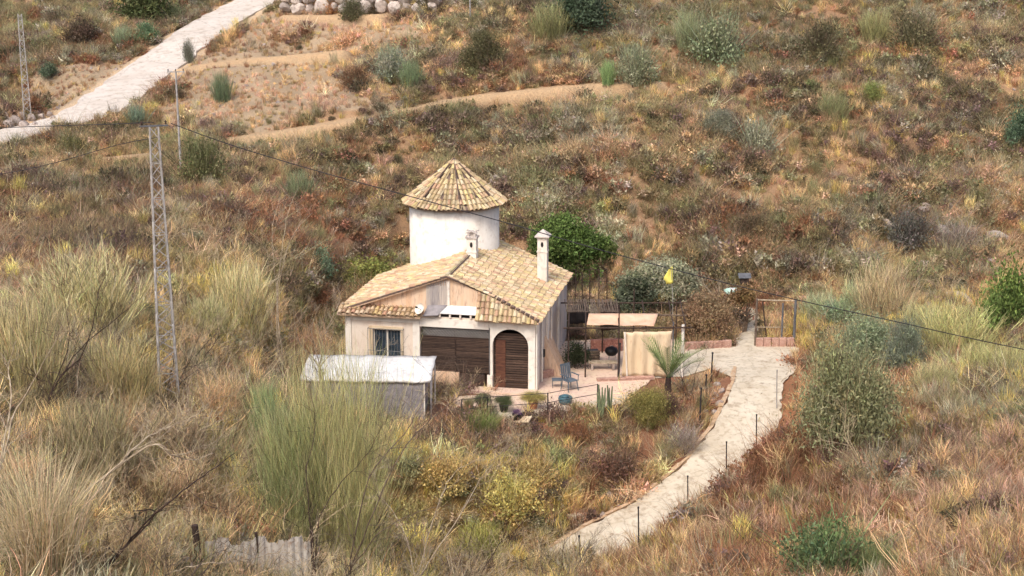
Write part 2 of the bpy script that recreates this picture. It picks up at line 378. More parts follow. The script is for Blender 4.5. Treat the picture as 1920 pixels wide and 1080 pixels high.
# ---- what grows where: regions given by where the ground lies in view
def muted(c, sat=.93, k=1.42):
    c = np.array(c[:3]); l = c @ np.array([.3, .55, .15]); return (l + (c - l) * sat) * k
def rgb(*c): return muted(lin(*c))
STRAW, TAN, PINK, RUST = rgb(190, 164, 114), rgb(168, 140, 104), rgb(178, 148, 122), rgb(134, 96, 68)
OLIVE, GREEN, GREY, PURP, YEL, DKOL = rgb(126, 114, 80), rgb(124, 122, 84), rgb(142, 134, 110), rgb(106, 86, 74), rgb(180, 162, 88), rgb(84, 76, 56)
PAL = [STRAW, TAN, PINK, RUST, OLIVE, GREEN, GREY, PURP, YEL, DKOL]
#            straw tan pink rust olive green grey purp yel dkol
REG = {
 'far':     (2.0, 2.2, .7, 1.5, 3.0, 1.3, 2.4, 2.6, .5, 2.0),
 'farup':   (1.6, 1.6, .4, 1.2, 3.4, 1.4, 2.6, 1.8, .6, 2.4),
 'bare':    (2.0, 6.0, 5.0, .8, 1.0, .3, .8, .4, .3, .2),
 'left':    (3.8, 2.6, 1.2, 1.0, 2.8, 1.8, 2.4, 1.6, .9, 1.0),
 'leftdark':(1.4, 1.5, .8, 2.6, 1.8, .8, 1.2, 3.6, .5, 1.8),
 'nearleft':(4.8, 2.4, .5, .7, 2.8, 2.4, 1.4, .8, 2.8, .6),
 'bank':    (1.4, 1.8, .8, 4.2, 1.4, .4, 1.0, 3.6, .6, 1.0),
 'yellow':  (3.0, 1.2, .4, 1.2, 2.0, 1.8, .8, .8, 7.0, .5),
 'rightrust':(2.0, 2.6, 1.2, 5.0, 1.0, .4, .5, 2.6, .9, .4),
 'rightpink':(3.2, 3.0, 4.0, 1.4, 1.3, .4, 1.6, 1.2, .4, .3),
 'valley':  (2.4, 1.6, 1.0, .8, 2.8, 2.2, 3.2, .8, 1.8, .8)}
RN = list(REG)
RW = np.array([REG[k] for k in RN]); RW = RW / RW.sum(1, keepdims=True)
def region(X, Y, Z):
    u, v = proj(X, Y, Z)
    u = u + (vnoise(X, Y, 3, 5) - .5) * 90; v = v + (vnoise(X, Y, 3, 6) - .5) * 60
    r = np.zeros(X.shape, int)
    def setr(name, m): r[m] = RN.index(name)
    setr('farup', (v < 150) & (u > 820)); setr('farup', (v < 95) & (u < 340))
    for pl in ([(350, 140), (480, 30), (820, 40), (620, 120), (800, 190), (440, 250), (330, 235)], [(60, 130), (260, 120), (200, 200), (60, 205)]):
        setr('bare', in_poly(u, v, pl))
    setr('left', (u < 640) & (v > 270)); setr('leftdark', (u < 330) & (v > 330) & (v < 520)); setr('leftdark', (u > 380) & (u < 660) & (v > 340) & (v < 480))
    setr('nearleft', (u < 780) & (v > 690)); setr('nearleft', (u < 540) & (v > 520))
    setr('bank', (u > 760) & (u < 1400) & (v > 690)); setr('yellow', (u > 700) & (u < 1090) & (v > 845))
    setr('rightrust', (u > 1090) & (v > 690) & (u > 1440 - (v - 790) * 1.2)); setr('rightrust', (u > 1440) & (u < 1560) & (v > 560))
    setr('rightpink', (u > 1600) & (v > 690)); setr('valley', (u > 1520) & (v > 520) & (v <= 690))
    setr('valley', (u > 1780) & (v > 690) & (v < 800))
    return r
GREG = region(GX, GY, H)
soil = {'far': rgb(142, 114, 84), 'farup': rgb(140, 112, 84), 'bare': rgb(150, 132, 106), 'left': rgb(172, 138, 98), 'leftdark': rgb(140, 104, 78), 'nearleft': rgb(150, 124, 84),
        'bank': rgb(132, 92, 66), 'yellow': rgb(150, 124, 74), 'rightrust': rgb(142, 98, 64), 'rightpink': rgb(172, 134, 104), 'valley': rgb(140, 122, 88)}
SC = np.array([soil[k] for k in RN]) * .80
gc = SC[GREG] * (0.8 + .4 * vnoise(GX, GY, 1.1, 7))[..., None]
pm = smooth(1 - pd / .45)[..., None]; gc = gc * (1 - pm) + rgb(156, 132, 100) * pm
rm = smooth(1 - (dr - ROADW - .3) / .8)[..., None]; gc = gc * (1 - rm) + rgb(166, 146, 118) * rm
ny, nx = GX.shape
V_ = np.stack([GX.ravel(), GY.ravel(), H.ravel()], 1)
ii = np.arange(ny * nx).reshape(ny, nx)
F_ = np.stack([ii[:-1, :-1].ravel(), ii[:-1, 1:].ravel(), ii[1:, 1:].ravel(), ii[1:, :-1].ravel()], 1)
gm = bpy.data.materials.new('hillside soil'); gm.use_nodes = True; nt = gm.node_tree; bs = nt.nodes['Principled BSDF']; bs.inputs['Roughness'].default_value = 1
at = N(nt, 'ShaderNodeAttribute', attribute_name='shade').outputs['Color']
f1 = ramp(nt, noise(nt, 2.6, 6, rough=.75), .3, .7)
c = mix(nt, at, mix(nt, at, (1.25, 1.15, 1.05, 1), 1.0, 'MULTIPLY'), f1)
c = mix(nt, c, mix(nt, c, (.62, .55, .52, 1), 1.0, 'MULTIPLY'), ramp(nt, noise(nt, 9, 5, rough=.8), .5, .68))
nt.links.new(c, bs.inputs['Base Color'])
b = N(nt, 'ShaderNodeBump'); b.inputs['Strength'].default_value = .9; b.inputs['Distance'].default_value = .12
nt.links.new(noise(nt, 7, 7, rough=.75), b.inputs['Height']); nt.links.new(b.outputs[0], bs.inputs['Normal'])
terrain = link('hillside_terrain', np_mesh('terrain', V_, F_, gm, gc.reshape(-1, 3), True)); setp(terrain, kind='structure')

# ---- roads, yard
def strip(name, A, B, m, lift, ncross=6, edge=.12, th=.12):
    """surface between two edge lines, ragged at the rim, with real thickness"""
    rr = random.Random(3); n = len(A); sub = 8; L = []
    def cr(P, i, t):
        p0, p1, p2, p3 = P[max(i - 1, 0)], P[i], P[i + 1], P[min(i + 2, n - 1)]
        return .5 * ((2 * p1) + (p2 - p0) * t + (2 * p0 - 5 * p1 + 4 * p2 - p3) * t * t + (3 * p1 - p0 - 3 * p2 + p3) * t ** 3)
    for i in range(n - 1):
        for k in range(sub): L.append((cr(A, i, k / sub), cr(B, i, k / sub)))
    L.append((A[-1], B[-1]))
    mb = MB(); vs = []; fs = []
    for a, b_ in L:
        d = (b_ - a).normalized(); a = a + d * rr.uniform(-edge, edge); b_ = b_ + d * rr.uniform(-edge, edge)
        row = [a + Vector((0, 0, -th))] + [a.lerp(b_, k / ncross) + Vector((0, 0, lift + (0 if k in (0, ncross) else rr.uniform(-.012, .012)))) for k in range(ncross + 1)] + [b_ + Vector((0, 0, -th))]
        vs += row
    w = ncross + 3
    for i in range(len(L) - 1):
        for k in range(w - 1): fs.append((i * w + k, i * w + k + 1, (i + 1) * w + k + 1, (i + 1) * w + k))
    mb.add(vs, fs); o = mb.build(name, m, smooth=False); setp(o, kind='structure'); return o
strip('driveway', DI, DO, M['concrete'], .03)
RA, RB = [], []
for i, p in enumerate(ROADC):
    a = Vector(ROADC[max(i - 1, 0)]); b_ = Vector(ROADC[min(i + 1, len(ROADC) - 1)]); d = (b_ - a); n2 = Vector((-d.y, d.x, 0)).normalized()
    RA.append(Vector(p) + n2 * ROADW); RB.append(Vector(p) - n2 * ROADW)
strip('hill_road', RA, RB, M['road'], .05, edge=.2, th=.5)
def sheet(name, px, m, z, th=.03, sub=True):
    P = [atZ(u, v, z) for u, v in px]; rr = random.Random(len(px)); Q = []
    for i in range(len(P)):
        a, b_ = P[i], P[(i + 1) % len(P)]; k = max(1, int((b_ - a).length / .35))
        Q += [a.lerp(b_, j / k) + (Vector((rr.uniform(-.05, .05), rr.uniform(-.05, .05), 0)) if j else Vector()) for j in range(k)]
    mb = MB(); mb.loops([[(q.x, q.y) for q in Q]], lambda a, b: Vector((a, b, z)), lambda a, b: Vector((a, b, z - th)))
    o = mb.build(name, m); setp(o, kind='structure'); return o
sheet('yard_concrete', [(1226, 708), (1284, 662), (1296, 652), (1380, 650), (1376, 600), (1392, 575), (1425, 575), (1418, 645), (1500, 650), (1494, 690), (1468, 718), (1376, 716), (1368, 704), (1330, 690), (1290, 704)], M['concrete'], .012)
sheet('yard_paving', [(860, 800), (850, 742), (1003, 737), (1012, 700), (1050, 640), (1110, 636), (1270, 636), (1290, 652), (1286, 662), (1228, 707), (1190, 735), (1215, 742), (1120, 764), (1000, 782), (905, 790)], M['paving'], .008)
sheet('yard_path', [(900, 787), (905, 775), (1000, 768), (1110, 752), (1190, 738), (1214, 744), (1120, 766), (1000, 784)], M['concrete'], .02)
# ------------------------------------------------------------------ plant meshes (numpy)
def tri_leaves(P, size, rg, elong=1.0, up=None):
    n = len(P); a = rg.normal(size=(n, 3)); 
    if up is not None: a = a * (1 - up) + np.array([0, 0, 1.0]) * up * 2
    a /= np.linalg.norm(a, axis=1, keepdims=True) + 1e-9
    b = np.cross(a, rg.normal(size=(n, 3))); b /= np.linalg.norm(b, axis=1, keepdims=True) + 1e-9
    s = (size * rg.uniform(.6, 1.4, n))[:, None]
    v = np.stack([P - b * s * .5, P + b * s * .5, P + a * s * elong], 1).reshape(-1, 3)
    return v, np.arange(3 * n).reshape(-1, 3)
def blades(n, rg, h, r, w, lean, droop, base=None, hv=.4):
    """thin two-segment blades rising from a footprint"""
    ang = rg.uniform(0, 2 * np.pi, n); rad = r * np.sqrt(rg.uniform(0, 1, n))
    B = np.stack([rad * np.cos(ang), rad * np.sin(ang), np.full(n, -.03)], 1)
    if base is not None: B = base
    a2 = ang + rg.normal(0, 1.25, n); l = lean * rg.uniform(0, 1.5, n)
    D = np.stack([np.cos(a2) * l, np.sin(a2) * l, np.ones(n)], 1)
    hh = h * rg.uniform(1 - hv, 1 + hv, n)[:, None]
    Mi = B + D * hh * .55
    D2 = D + np.stack([np.cos(a2), np.sin(a2), np.zeros(n)], 1) * droop * rg.uniform(.3, 1.3, n)[:, None]; D2[:, 2] -= droop * .6
    D2[:, :2] += rg.normal(0, .22, (n, 2)); T = Mi + D2 * hh * .45
    sd = rg.uniform(0, 2 * np.pi, n); s = np.stack([np.cos(sd), np.sin(sd), np.zeros(n)], 1) * w / 2
    v = np.stack([B - s, B + s, Mi - s * .8, Mi + s * .8, T], 1).reshape(-1, 3)
    k = np.arange(n)[:, None] * 5
    f = np.concatenate([k + np.array([0, 1, 3]), k + np.array([0, 3, 2]), k + np.array([2, 3, 4])])
    return v, f
def join(parts):
    V, F, C, o = [], [], [], 0
    for v, f, c in parts:
        V.append(v); F.append(f + o); o += len(v)
        C.append(np.broadcast_to(np.asarray(c, float), (len(v), 3)) if np.ndim(c) < 2 else c)
    return np.concatenate(V), np.concatenate(F), np.concatenate(C)
def per(n, k, rg, lo, hi, hue=.06):
    c = rg.uniform(lo, hi, (n, 1)) * (1 + rg.normal(0, hue, (n, 3))); return np.repeat(np.clip(c, 0.02, 3), k, axis=0)
def grass(seed, n=46, h=.5, r=.16, w=.02, lean=.45, droop=.35):
    rg = np.random.RandomState(seed); v, f = blades(n, rg, h, r, w, lean, droop)
    return v, f, per(n, 5, rg, .4, 1.75)
def scrub(seed, n=380, R_=.5, hz=.75, leaf=.06, clumps=13):
    rg = np.random.RandomState(seed)
    a = rg.uniform(0, 2 * np.pi, clumps); e = np.arcsin(rg.uniform(.05, 1, clumps)); rr = rg.uniform(.45, .95, clumps) * R_
    C = np.stack([np.cos(a) * np.cos(e) * rr, np.sin(a) * np.cos(e) * rr, np.sin(e) * rr * hz * 1.5 + .05], 1)
    k = rg.randint(0, clumps, n); P = C[k] + rg.normal(0, R_ * .19, (n, 3)) * [1, 1, .8]; P[:, 2] = np.abs(P[:, 2])
    lv, lf = tri_leaves(P, leaf, rg, 1.5, .25)
    tone = rg.uniform(.7, 1.35, (clumps, 1)) * (1 + rg.normal(0, .07, (clumps, 3)))
    lc = np.repeat(np.clip(tone[k] * rg.uniform(.5, 1.65, (n, 1)), .02, 3), 3, axis=0)
    sv, sf = blades(60, rg, R_ * 1.5, .08, .014, .95, .1)
    return join([(lv, lf, lc), (sv, sf, per(60, 5, rg, .6, 1.9))])
def broom(seed, n=260, h=1.0, r=.22, w=.013, lean=.42, tufts=9, sl0=.22, sl1=.5):
    """retama / broom: many fine upright green switches in loose tufts"""
    rg = np.random.RandomState(seed)
    a = rg.uniform(0, 6.28, tufts); q = r * np.sqrt(rg.uniform(0, 1, tufts)); C = np.stack([np.cos(a) * q, np.sin(a) * q], 1)
    tl = rg.normal(0, lean * .6, (tufts, 2)) + C / max(r, .01) * lean * .55
    k = rg.randint(0, tufts, n); z0 = rg.uniform(0, .62, n) * h * rg.uniform(.6, 1, tufts)[k]
    B = np.concatenate([C[k] + tl[k] * z0[:, None] + rg.normal(0, .02 * h, (n, 2)), z0[:, None]], 1)
    D = np.concatenate([tl[k] + rg.normal(0, .17, (n, 2)), np.ones((n, 1))], 1)
    hh = h * rg.uniform(sl0, sl1, n)[:, None]; Mi = B + D * hh * .5
    D2 = D + np.concatenate([rg.normal(0, .12, (n, 2)), np.zeros((n, 1))], 1); T = Mi + D2 * hh * .5
    sd = rg.uniform(0, 6.28, n); s = np.stack([np.cos(sd), np.sin(sd), 0 * sd], 1) * w / 2
    v = np.stack([B - s, B + s, Mi - s * .8, Mi + s * .8, T], 1).reshape(-1, 3); kk = np.arange(n)[:, None] * 5
    f = np.concatenate([kk + np.array([0, 1, 3]), kk + np.array([0, 3, 2]), kk + np.array([2, 3, 4])])
    tone = rg.uniform(.75, 1.25, tufts); c = np.repeat(np.clip(tone[k][:, None] * rg.uniform(.4, 1.75, (n, 1)) * (1 + rg.normal(0, .05, (n, 3))), .02, 3), 5, axis=0)
    return v, f, c
def wiry(seed, n=120, h=.9, r=.15, w=.012, lean=.5, curl=.35, segs=4, upb=.8, z0f=.5, lmin=.25, lmax=.8):
    """fine stems that wander and curve: tangled dry growth"""
    rg = np.random.RandomState(seed); a = rg.uniform(0, 6.28, n); q = r * np.sqrt(rg.rand(n))
    P = np.stack([q * np.cos(a), q * np.sin(a), rg.rand(n) * h * z0f], 1); L = h * rg.uniform(lmin, lmax, (n, 1)) / segs
    D = np.concatenate([rg.normal(0, lean, (n, 2)) + P[:, :2] / max(r, .01) * lean * .5, np.full((n, 1), upb)], 1)
    sd = rg.uniform(0, 6.28, n); s = np.stack([np.cos(sd), np.sin(sd), 0 * sd], 1) * w / 2; rows = []
    for k in range(segs):
        rows += [P - s * (1 - k / segs * .6), P + s * (1 - k / segs * .6)]
        D = D + np.concatenate([rg.normal(0, curl, (n, 2)), rg.normal(-.05, curl * .6, (n, 1))], 1); P = P + D / np.linalg.norm(D, axis=1, keepdims=True) * L
    rows.append(P); m = 2 * segs + 1; v = np.stack(rows, 1).reshape(-1, 3); v[:, 2] = np.maximum(v[:, 2], -.03); f = []
    for k in range(segs - 1): b = 2 * k; f += [[b, b + 1, b + 3], [b, b + 3, b + 2]]
    f.append([2 * segs - 2, 2 * segs - 1, 2 * segs]); f = (np.arange(n)[:, None, None] * m + np.array(f)[None]).reshape(-1, 3)
    c = np.repeat(np.clip(rg.uniform(.35, 1.9, (n, 1)) * (1 + rg.normal(0, .07, (n, 3))), .02, 3), m, axis=0)
    return v, f, c
def crown(seed, n, ells, leaf=.1, clumps=60, elong=1.6, spread=.13, shell=.55):
    """leaf clumps gathered near the surface of several ellipsoids (cx,cy,cz,rx,ry,rz)"""
    rg = np.random.RandomState(seed); E = np.array(ells, float); vol = (E[:, 3] * E[:, 4] * E[:, 5]) ** (2 / 3)
    ke = rg.choice(len(E), clumps, p=vol / vol.sum()); d = rg.normal(size=(clumps, 3)); d /= np.linalg.norm(d, axis=1, keepdims=True)
    d[:, 2] = np.where(d[:, 2] < -.45, -d[:, 2], d[:, 2])
    C = E[ke, :3] + d * E[ke, 3:] * rg.uniform(shell, 1.0, (clumps, 1)); k = rg.randint(0, clumps, n)
    sz = rg.uniform(.6, 1.4, clumps); sc = E[ke][:, 3:].mean(1) * spread * 2
    P = C[k] + rg.normal(0, 1, (n, 3)) * (sz * sc)[k][:, None] * [1, 1, .75]
    P[:, 2] = np.maximum(P[:, 2], .02)
    v, f = tri_leaves(P, leaf, rg, elong, .1)
    tone = rg.uniform(.6, 1.4, (clumps, 1)) * (1 + rg.normal(0, .05, (clumps, 3)))
    c = np.repeat(np.clip(tone[k] * rg.uniform(.6, 1.45, (n, 1)), .02, 3), 3, axis=0)
    return v, f, c
def branchy(seed, h, spread, levels=3, r0=.03, nmain=4, up=1.0):
    """bare branching stems as one MB"""
    rr = random.Random(seed); mb = MB()
    def grow(p, d, L, r, lv):
        n = 5; pts = [p]; rad = [r]; dd = d.copy()
        for i in range(n):
            dd = (dd + Vector((rr.gauss(0, .16), rr.gauss(0, .16), rr.gauss(0, .1) + .02 * up))).normalized()
            pts.append(pts[-1] + dd * L / n); rad.append(max(r * (1 - .75 * (i + 1) / n), .002))
            if lv > 0 and i >= 1 and rr.random() < .8:
                nd = (dd + Vector((rr.gauss(0, .6), rr.gauss(0, .6), rr.gauss(.1, .35)))).normalized()
                grow(pts[-1], nd, L * rr.uniform(.4, .65), rad[-1] * .7, lv - 1)
        mb.path(pts, rad, 4 if r < .02 else 6)
    for i in range(nmain):
        a = rr.uniform(0, 6.28); d = Vector((math.cos(a) * spread, math.sin(a) * spread, 1)).normalized()
        grow(Vector((rr.uniform(-.08, .08), rr.uniform(-.08, .08), -.1)), d, h * rr.uniform(.7, 1.1), r0 * rr.uniform(.7, 1.2), levels - 1)
    return mb

# ------------------------------------------------------------------ scattered ground cover
def proto_coll(name, items):
    c = bpy.data.collections.new(name)
    for i, (v, f, col) in enumerate(items):
        o = bpy.data.objects.new(name + '_form', np_mesh(name, v, f, M['leaf_i'], col)); c.objects.link(o)
    return c
def scatter(name, label, cat, P, rot, scl, idx, col, coll):
    me = bpy.data.meshes.new(name); me.vertices.add(len(P)); me.vertices.foreach_set('co', P.astype(np.float32).ravel())
    for nm, ty, dat, key in (('rotv', 'FLOAT_VECTOR', rot, 'vector'), ('sclv', 'FLOAT_VECTOR', scl, 'vector'), ('pick', 'INT', idx, 'value')):
        a = me.attributes.new(nm, ty, 'POINT'); a.data.foreach_set(key, np.ascontiguousarray(dat, dtype=np.int32 if ty == 'INT' else np.float32).ravel())
    a = me.attributes.new('col', 'FLOAT_COLOR', 'POINT'); cc = np.ones((len(P), 4), np.float32); cc[:, :3] = col; a.data.foreach_set('color', cc.ravel())
    o = link(name, me); ng = bpy.data.node_groups.new(name, 'GeometryNodeTree')
    ng.interface.new_socket('Geometry', in_out='INPUT', socket_type='NodeSocketGeometry'); ng.interface.new_socket('Geometry', in_out='OUTPUT', socket_type='NodeSocketGeometry')
    gi = ng.nodes.new('NodeGroupInput'); go = ng.nodes.new('NodeGroupOutput'); ip = ng.nodes.new('GeometryNodeInstanceOnPoints')
    ci = ng.nodes.new('GeometryNodeCollectionInfo'); ci.inputs['Collection'].default_value = coll; ci.inputs['Separate Children'].default_value = True; ci.inputs['Reset Children'].default_value = True
    def na(nm, ty): n = ng.nodes.new('GeometryNodeInputNamedAttribute'); n.data_type = ty; n.inputs['Name'].default_value = nm; return n.outputs[0]
    e2r = ng.nodes.new('FunctionNodeEulerToRotation'); ng.links.new(na('rotv', 'FLOAT_VECTOR'), e2r.inputs[0])
    mtp = ng.nodes.new('GeometryNodeMeshToPoints'); ng.links.new(gi.outputs[0], mtp.inputs[0])
    ng.links.new(mtp.outputs[0], ip.inputs['Points']); ng.links.new(ci.outputs[0], ip.inputs['Instance']); ip.inputs['Pick Instance'].default_value = True
    ng.links.new(na('pick', 'INT'), ip.inputs['Instance Index']); ng.links.new(e2r.outputs[0], ip.inputs['Rotation']); ng.links.new(na('sclv', 'FLOAT_VECTOR'), ip.inputs['Scale'])
    ng.links.new(ip.outputs[0], go.inputs[0]); md = o.modifiers.new('scatter', 'NODES'); md.node_group = ng
    return setp(o, label, cat, kind='stuff')
HOUSE_Z = R(-11.0); HP = Vector((.94, 59.0, 0.0))
HM = Matrix.Translation(HP) @ Matrix.Rotation(HOUSE_Z, 4, 'Z')
foot = [tuple(HM @ Vector(p)) for p in [(-8.2, -.4, 0), (.4, -.4, 0), (.4, 8.6, 0), (-8.2, 8.6, 0)]]
SHEDF = [(-7.9, 54.6, 0), (-2.4, 54.6, 0), (-2.4, 57.8, 0), (-7.9, 57.8, 0)]
def sample(n, y0=24, y1=136, powr=1.0, seed=0):
    rg = np.random.RandomState(100 + seed)
    Y = y0 + (y1 - y0) * rg.uniform(0, 1, n) ** powr; X = rg.uniform(-1, 1, n) * (.375 * Y + 4)
    Z = height(X, Y)
    m = ~in_poly(X, Y, foot)
    m &= ~in_poly(X, Y, CLEAR) & ~in_poly(X, Y, SHEDF)
    d, _ = seg_dist(X, Y, DC); m &= d > DW + .02 + .25 * rg.rand(n)
    d, _ = seg_dist(X, Y, ROADC); m &= d > ROADW + .4 + .5 * rg.rand(n)
    for P_, w_ in zip(PATHS, PW):
        d, _ = seg_dist(X, Y, P_); _, y_ = seg_dist(X, Y, [(p[0], p[1], p[1]) for p in P_]); m &= d > w_ + .25 * rg.rand(n) + .85 * (Y < y_) * (.4 + .6 * rg.rand(n))
    X, Y, Z = X[m], Y[m], Z[m]
    return X, Y, Z, region(X, Y, Z), rg
def tints(reg, X, Y, rg, allowed, sharp=2.2):
    """colour kind picked by region weights pushed about by slow noise, so that kinds gather in patches"""
    w = RW[reg][:, allowed].copy()
    for j, a in enumerate(allowed): w[:, j] *= np.exp(sharp * 2.2 * (vnoise(X, Y, 4.5, a) - .5)) * np.exp(sharp * 1.4 * (vnoise(X + 50, Y, 1.7, a + 3) - .5))
    w /= w.sum(1, keepdims=True); r = rg.rand(len(X), 1); k = (w.cumsum(1) < r).sum(1).clip(0, len(allowed) - 1)
    kk = np.array(allowed)[k]; c = np.array(PAL)[kk] * rg.uniform(.7, 1.25, (len(X), 1)) * (.72 + .5 * vnoise(X, Y, 7, 5))[:, None] * (1 + rg.normal(0, .03, (len(X), 3)))  # slow brightness noise paints darker shadow patches into the growth
    return kk, np.clip(c, .01, 1)
def slope_rot(X, Y, rg, amt=.25):
    n = len(X); return np.stack([rg.normal(0, amt, n), rg.normal(0, amt, n), rg.uniform(0, 6.28, n)], 1)
bare_i = RN.index('bare')
gco = proto_coll('grass_tuft', [grass(1), grass(2, 60, .38, .22), grass(3, 34, .7, .12, .018, .3, .5), grass(4, 50, .45, .2, .02, .8, .3), grass(5, 40, .6, .15, .02, .5, .8)])
X, Y, Z, rgn, r_ = sample(66000, powr=1.0, seed=1)
keep = (vnoise(X, Y, 2.2, 6) + r_.rand(len(X)) * .6 > .42) | (rgn == bare_i); X, Y, Z, rgn = X[keep], Y[keep], Z[keep], rgn[keep]
kk, c = tints(rgn, X, Y, r_, [0, 1, 2, 3, 4, 8], 1.6)
s = r_.uniform(.4, 1.15, len(X)) * np.where(rgn == bare_i, .62, 1) * np.where(Y > 75, 1.0, 1.05) * np.where((rgn == RN.index('nearleft')), .85, 1)
scatter('dry_grass', 'dry straw and rust coloured grass covering the slopes', 'grass', np.stack([X, Y, Z], 1), slope_rot(X, Y, r_, .2), np.stack([s, s, s * r_.uniform(.7, 1.3, len(X))], 1), r_.randint(0, 5, len(X)), c, gco)
sco = proto_coll('scrub_clump', [scrub(11), scrub(12, 360, .55, .6, .06, 14), scrub(13, 260, .45, 1.0, .075, 8), scrub(14, 300, .5, .5, .06, 16)])
X, Y, Z, rgn, r_ = sample(46000, powr=.95, seed=2)
dens = vnoise(X, Y, 5, 2) * .6 + vnoise(X, Y, 1.8, 4) * .6
thr = np.where(rgn == bare_i, .98, np.where(rgn == RN.index('rightpink'), .84, np.where(rgn == RN.index('rightrust'), .74, .46)))
thr = np.where((rgn == RN.index('nearleft')), .6, thr)
keep = dens + (r_.rand(len(X)) - .5) * .3 > thr; X, Y, Z, rgn = X[keep], Y[keep], Z[keep], rgn[keep]
kk, c = tints(rgn, X, Y, r_, [1, 3, 4, 5, 6, 7, 9], 1.8)
s = r_.uniform(.45, 1.15, len(X)) ** 1.2 * (.7 + .7 * vnoise(X, Y, 3, 1)) * np.where(Y > 72, 1.15, .95)
scatter('hillside_scrub', 'low brown and grey-green scrub covering the hillside', 'scrub', np.stack([X, Y, Z - .05], 1), slope_rot(X, Y, r_, .15), np.stack([s, s, s * r_.uniform(.7, 1.25, len(X))], 1), r_.randint(0, 4, len(X)), c, sco)
bco = proto_coll('broom_tuft', [wiry(21, 240, 1.0, .25, .010, .28, .12, 3, 1, .6, .2, .5), wiry(22, 180, 1.0, .18, .011, .4, .15, 3, 1, .6, .2, .5), join([broom(23, 160, 1.0, .3, .010, .3, 14), wiry(24, 90, 1.0, .3, .010, .35, .2, 3, 1, .6, .2, .5)])])
X, Y, Z, rgn, r_ = sample(12000, powr=.9, seed=3)
w8 = np.array([{'far': .5, 'farup': .8, 'bare': .05, 'left': .75, 'leftdark': .4, 'nearleft': 1.0, 'bank': .3, 'yellow': .8, 'rightrust': .12, 'rightpink': .2, 'valley': .9}[k] for k in RN])
keep = r_.rand(len(X)) * 1.2 < w8[rgn] * (vnoise(X, Y, 4, 0) * 1.3); X, Y, Z, rgn = X[keep], Y[keep], Z[keep], rgn[keep]
kk, c = tints(rgn, X, Y, r_, [0, 4, 5, 6, 8], 1.5)
s = r_.uniform(.55, 1.3, len(X)); c = np.clip(c * np.where(Y < 60, 1.25, 1.05)[:, None], 0, .9)
scatter('wild_broom', 'fine wiry grey-green broom growing through the grass', 'undergrowth', np.stack([X, Y, Z], 1), slope_rot(X, Y, r_, .15), np.stack([s, s, s], 1), r_.randint(0, 3, len(X)), c, bco)
# dead twiggy growth: pale and dark arching sticks
tco = proto_coll('dry_twigs', [wiry(51, 90, .9, .2, .013, .6, .4), wiry(52, 60, 1.0, .15, .016, .8, .5, 5), wiry(53, 120, .8, .28, .011, .5, .45), wiry(54, 40, 1.3, .12, .018, .6, .3, 5, .9, .2, .5, 1.0)])
X, Y, Z, rgn, r_ = sample(17000, powr=.8, seed=8)
w9 = np.array([{'far': .3, 'farup': .3, 'bare': .03, 'left': .7, 'leftdark': .5, 'nearleft': 1.4, 'bank': .8, 'yellow': .9, 'rightrust': .35, 'rightpink': .5, 'valley': .5}[k] for k in RN])
keep = r_.rand(len(X)) < w9[rgn] * (vnoise(X, Y, 3, 3) * 1.1); X, Y, Z, rgn = X[keep], Y[keep], Z[keep], rgn[keep]
kk, c = tints(rgn, X, Y, r_, [0, 1, 2, 3, 6, 7], .6); c *= r_.uniform(.7, 1.7, (len(X), 1)); s = r_.uniform(.5, 1.3, len(X))
scatter('dead_twigs', 'bare tan and grey twigs tangled through the grass', 'twigs', np.stack([X, Y, Z], 1), slope_rot(X, Y, r_, .3), np.stack([s, s, s], 1), r_.randint(0, 4, len(X)), np.clip(c, 0, .9), tco)
# larger forked bare branches sticking out of the near grass
def b2np(sd, h, spread, r0):
    b = branchy(sd, h, spread, 4, r0, 3); V = np.array([tuple(v) for v in b.v]); F = []
    for f in b.f: F += [(f[0], f[i], f[i + 1]) for i in range(1, len(f) - 1)]
    return V, np.array(F), np.ones((len(V), 3))
fco = proto_coll('forked_twigs', [b2np(71, 1.2, .7, .019), b2np(72, 1.0, 1.1, .016), b2np(73, 1.4, .5, .021), b2np(74, .9, 1.4, .017)])
X, Y, Z, rgn, r_ = sample(2900, y1=75, powr=.9, seed=9)
w9 = np.array([{'far': .0, 'farup': 0, 'bare': 0, 'left': .5, 'leftdark': .2, 'nearleft': .75, 'bank': .25, 'yellow': .7, 'rightrust': .04, 'rightpink': .06, 'valley': .1}[k] for k in RN])
keep = r_.rand(len(X)) < w9[rgn]; X, Y, Z, rgn = X[keep], Y[keep], Z[keep], rgn[keep]; nn_ = len(X)
c = np.where(r_.rand(nn_, 1) < .6, np.array([[.64, .51, .33]]), np.array([[.1, .075, .06]])) * r_.uniform(.7, 1.3, (nn_, 1)); s = r_.uniform(.6, 1.4, nn_)
scatter('forked_bare_branches', 'forked bare branches, pale and dark, sticking out of the near grass', 'branches', np.stack([X, Y, Z], 1), slope_rot(X, Y, r_, .3), np.stack([s, s, s], 1), r_.randint(0, 4, nn_), c, fco)
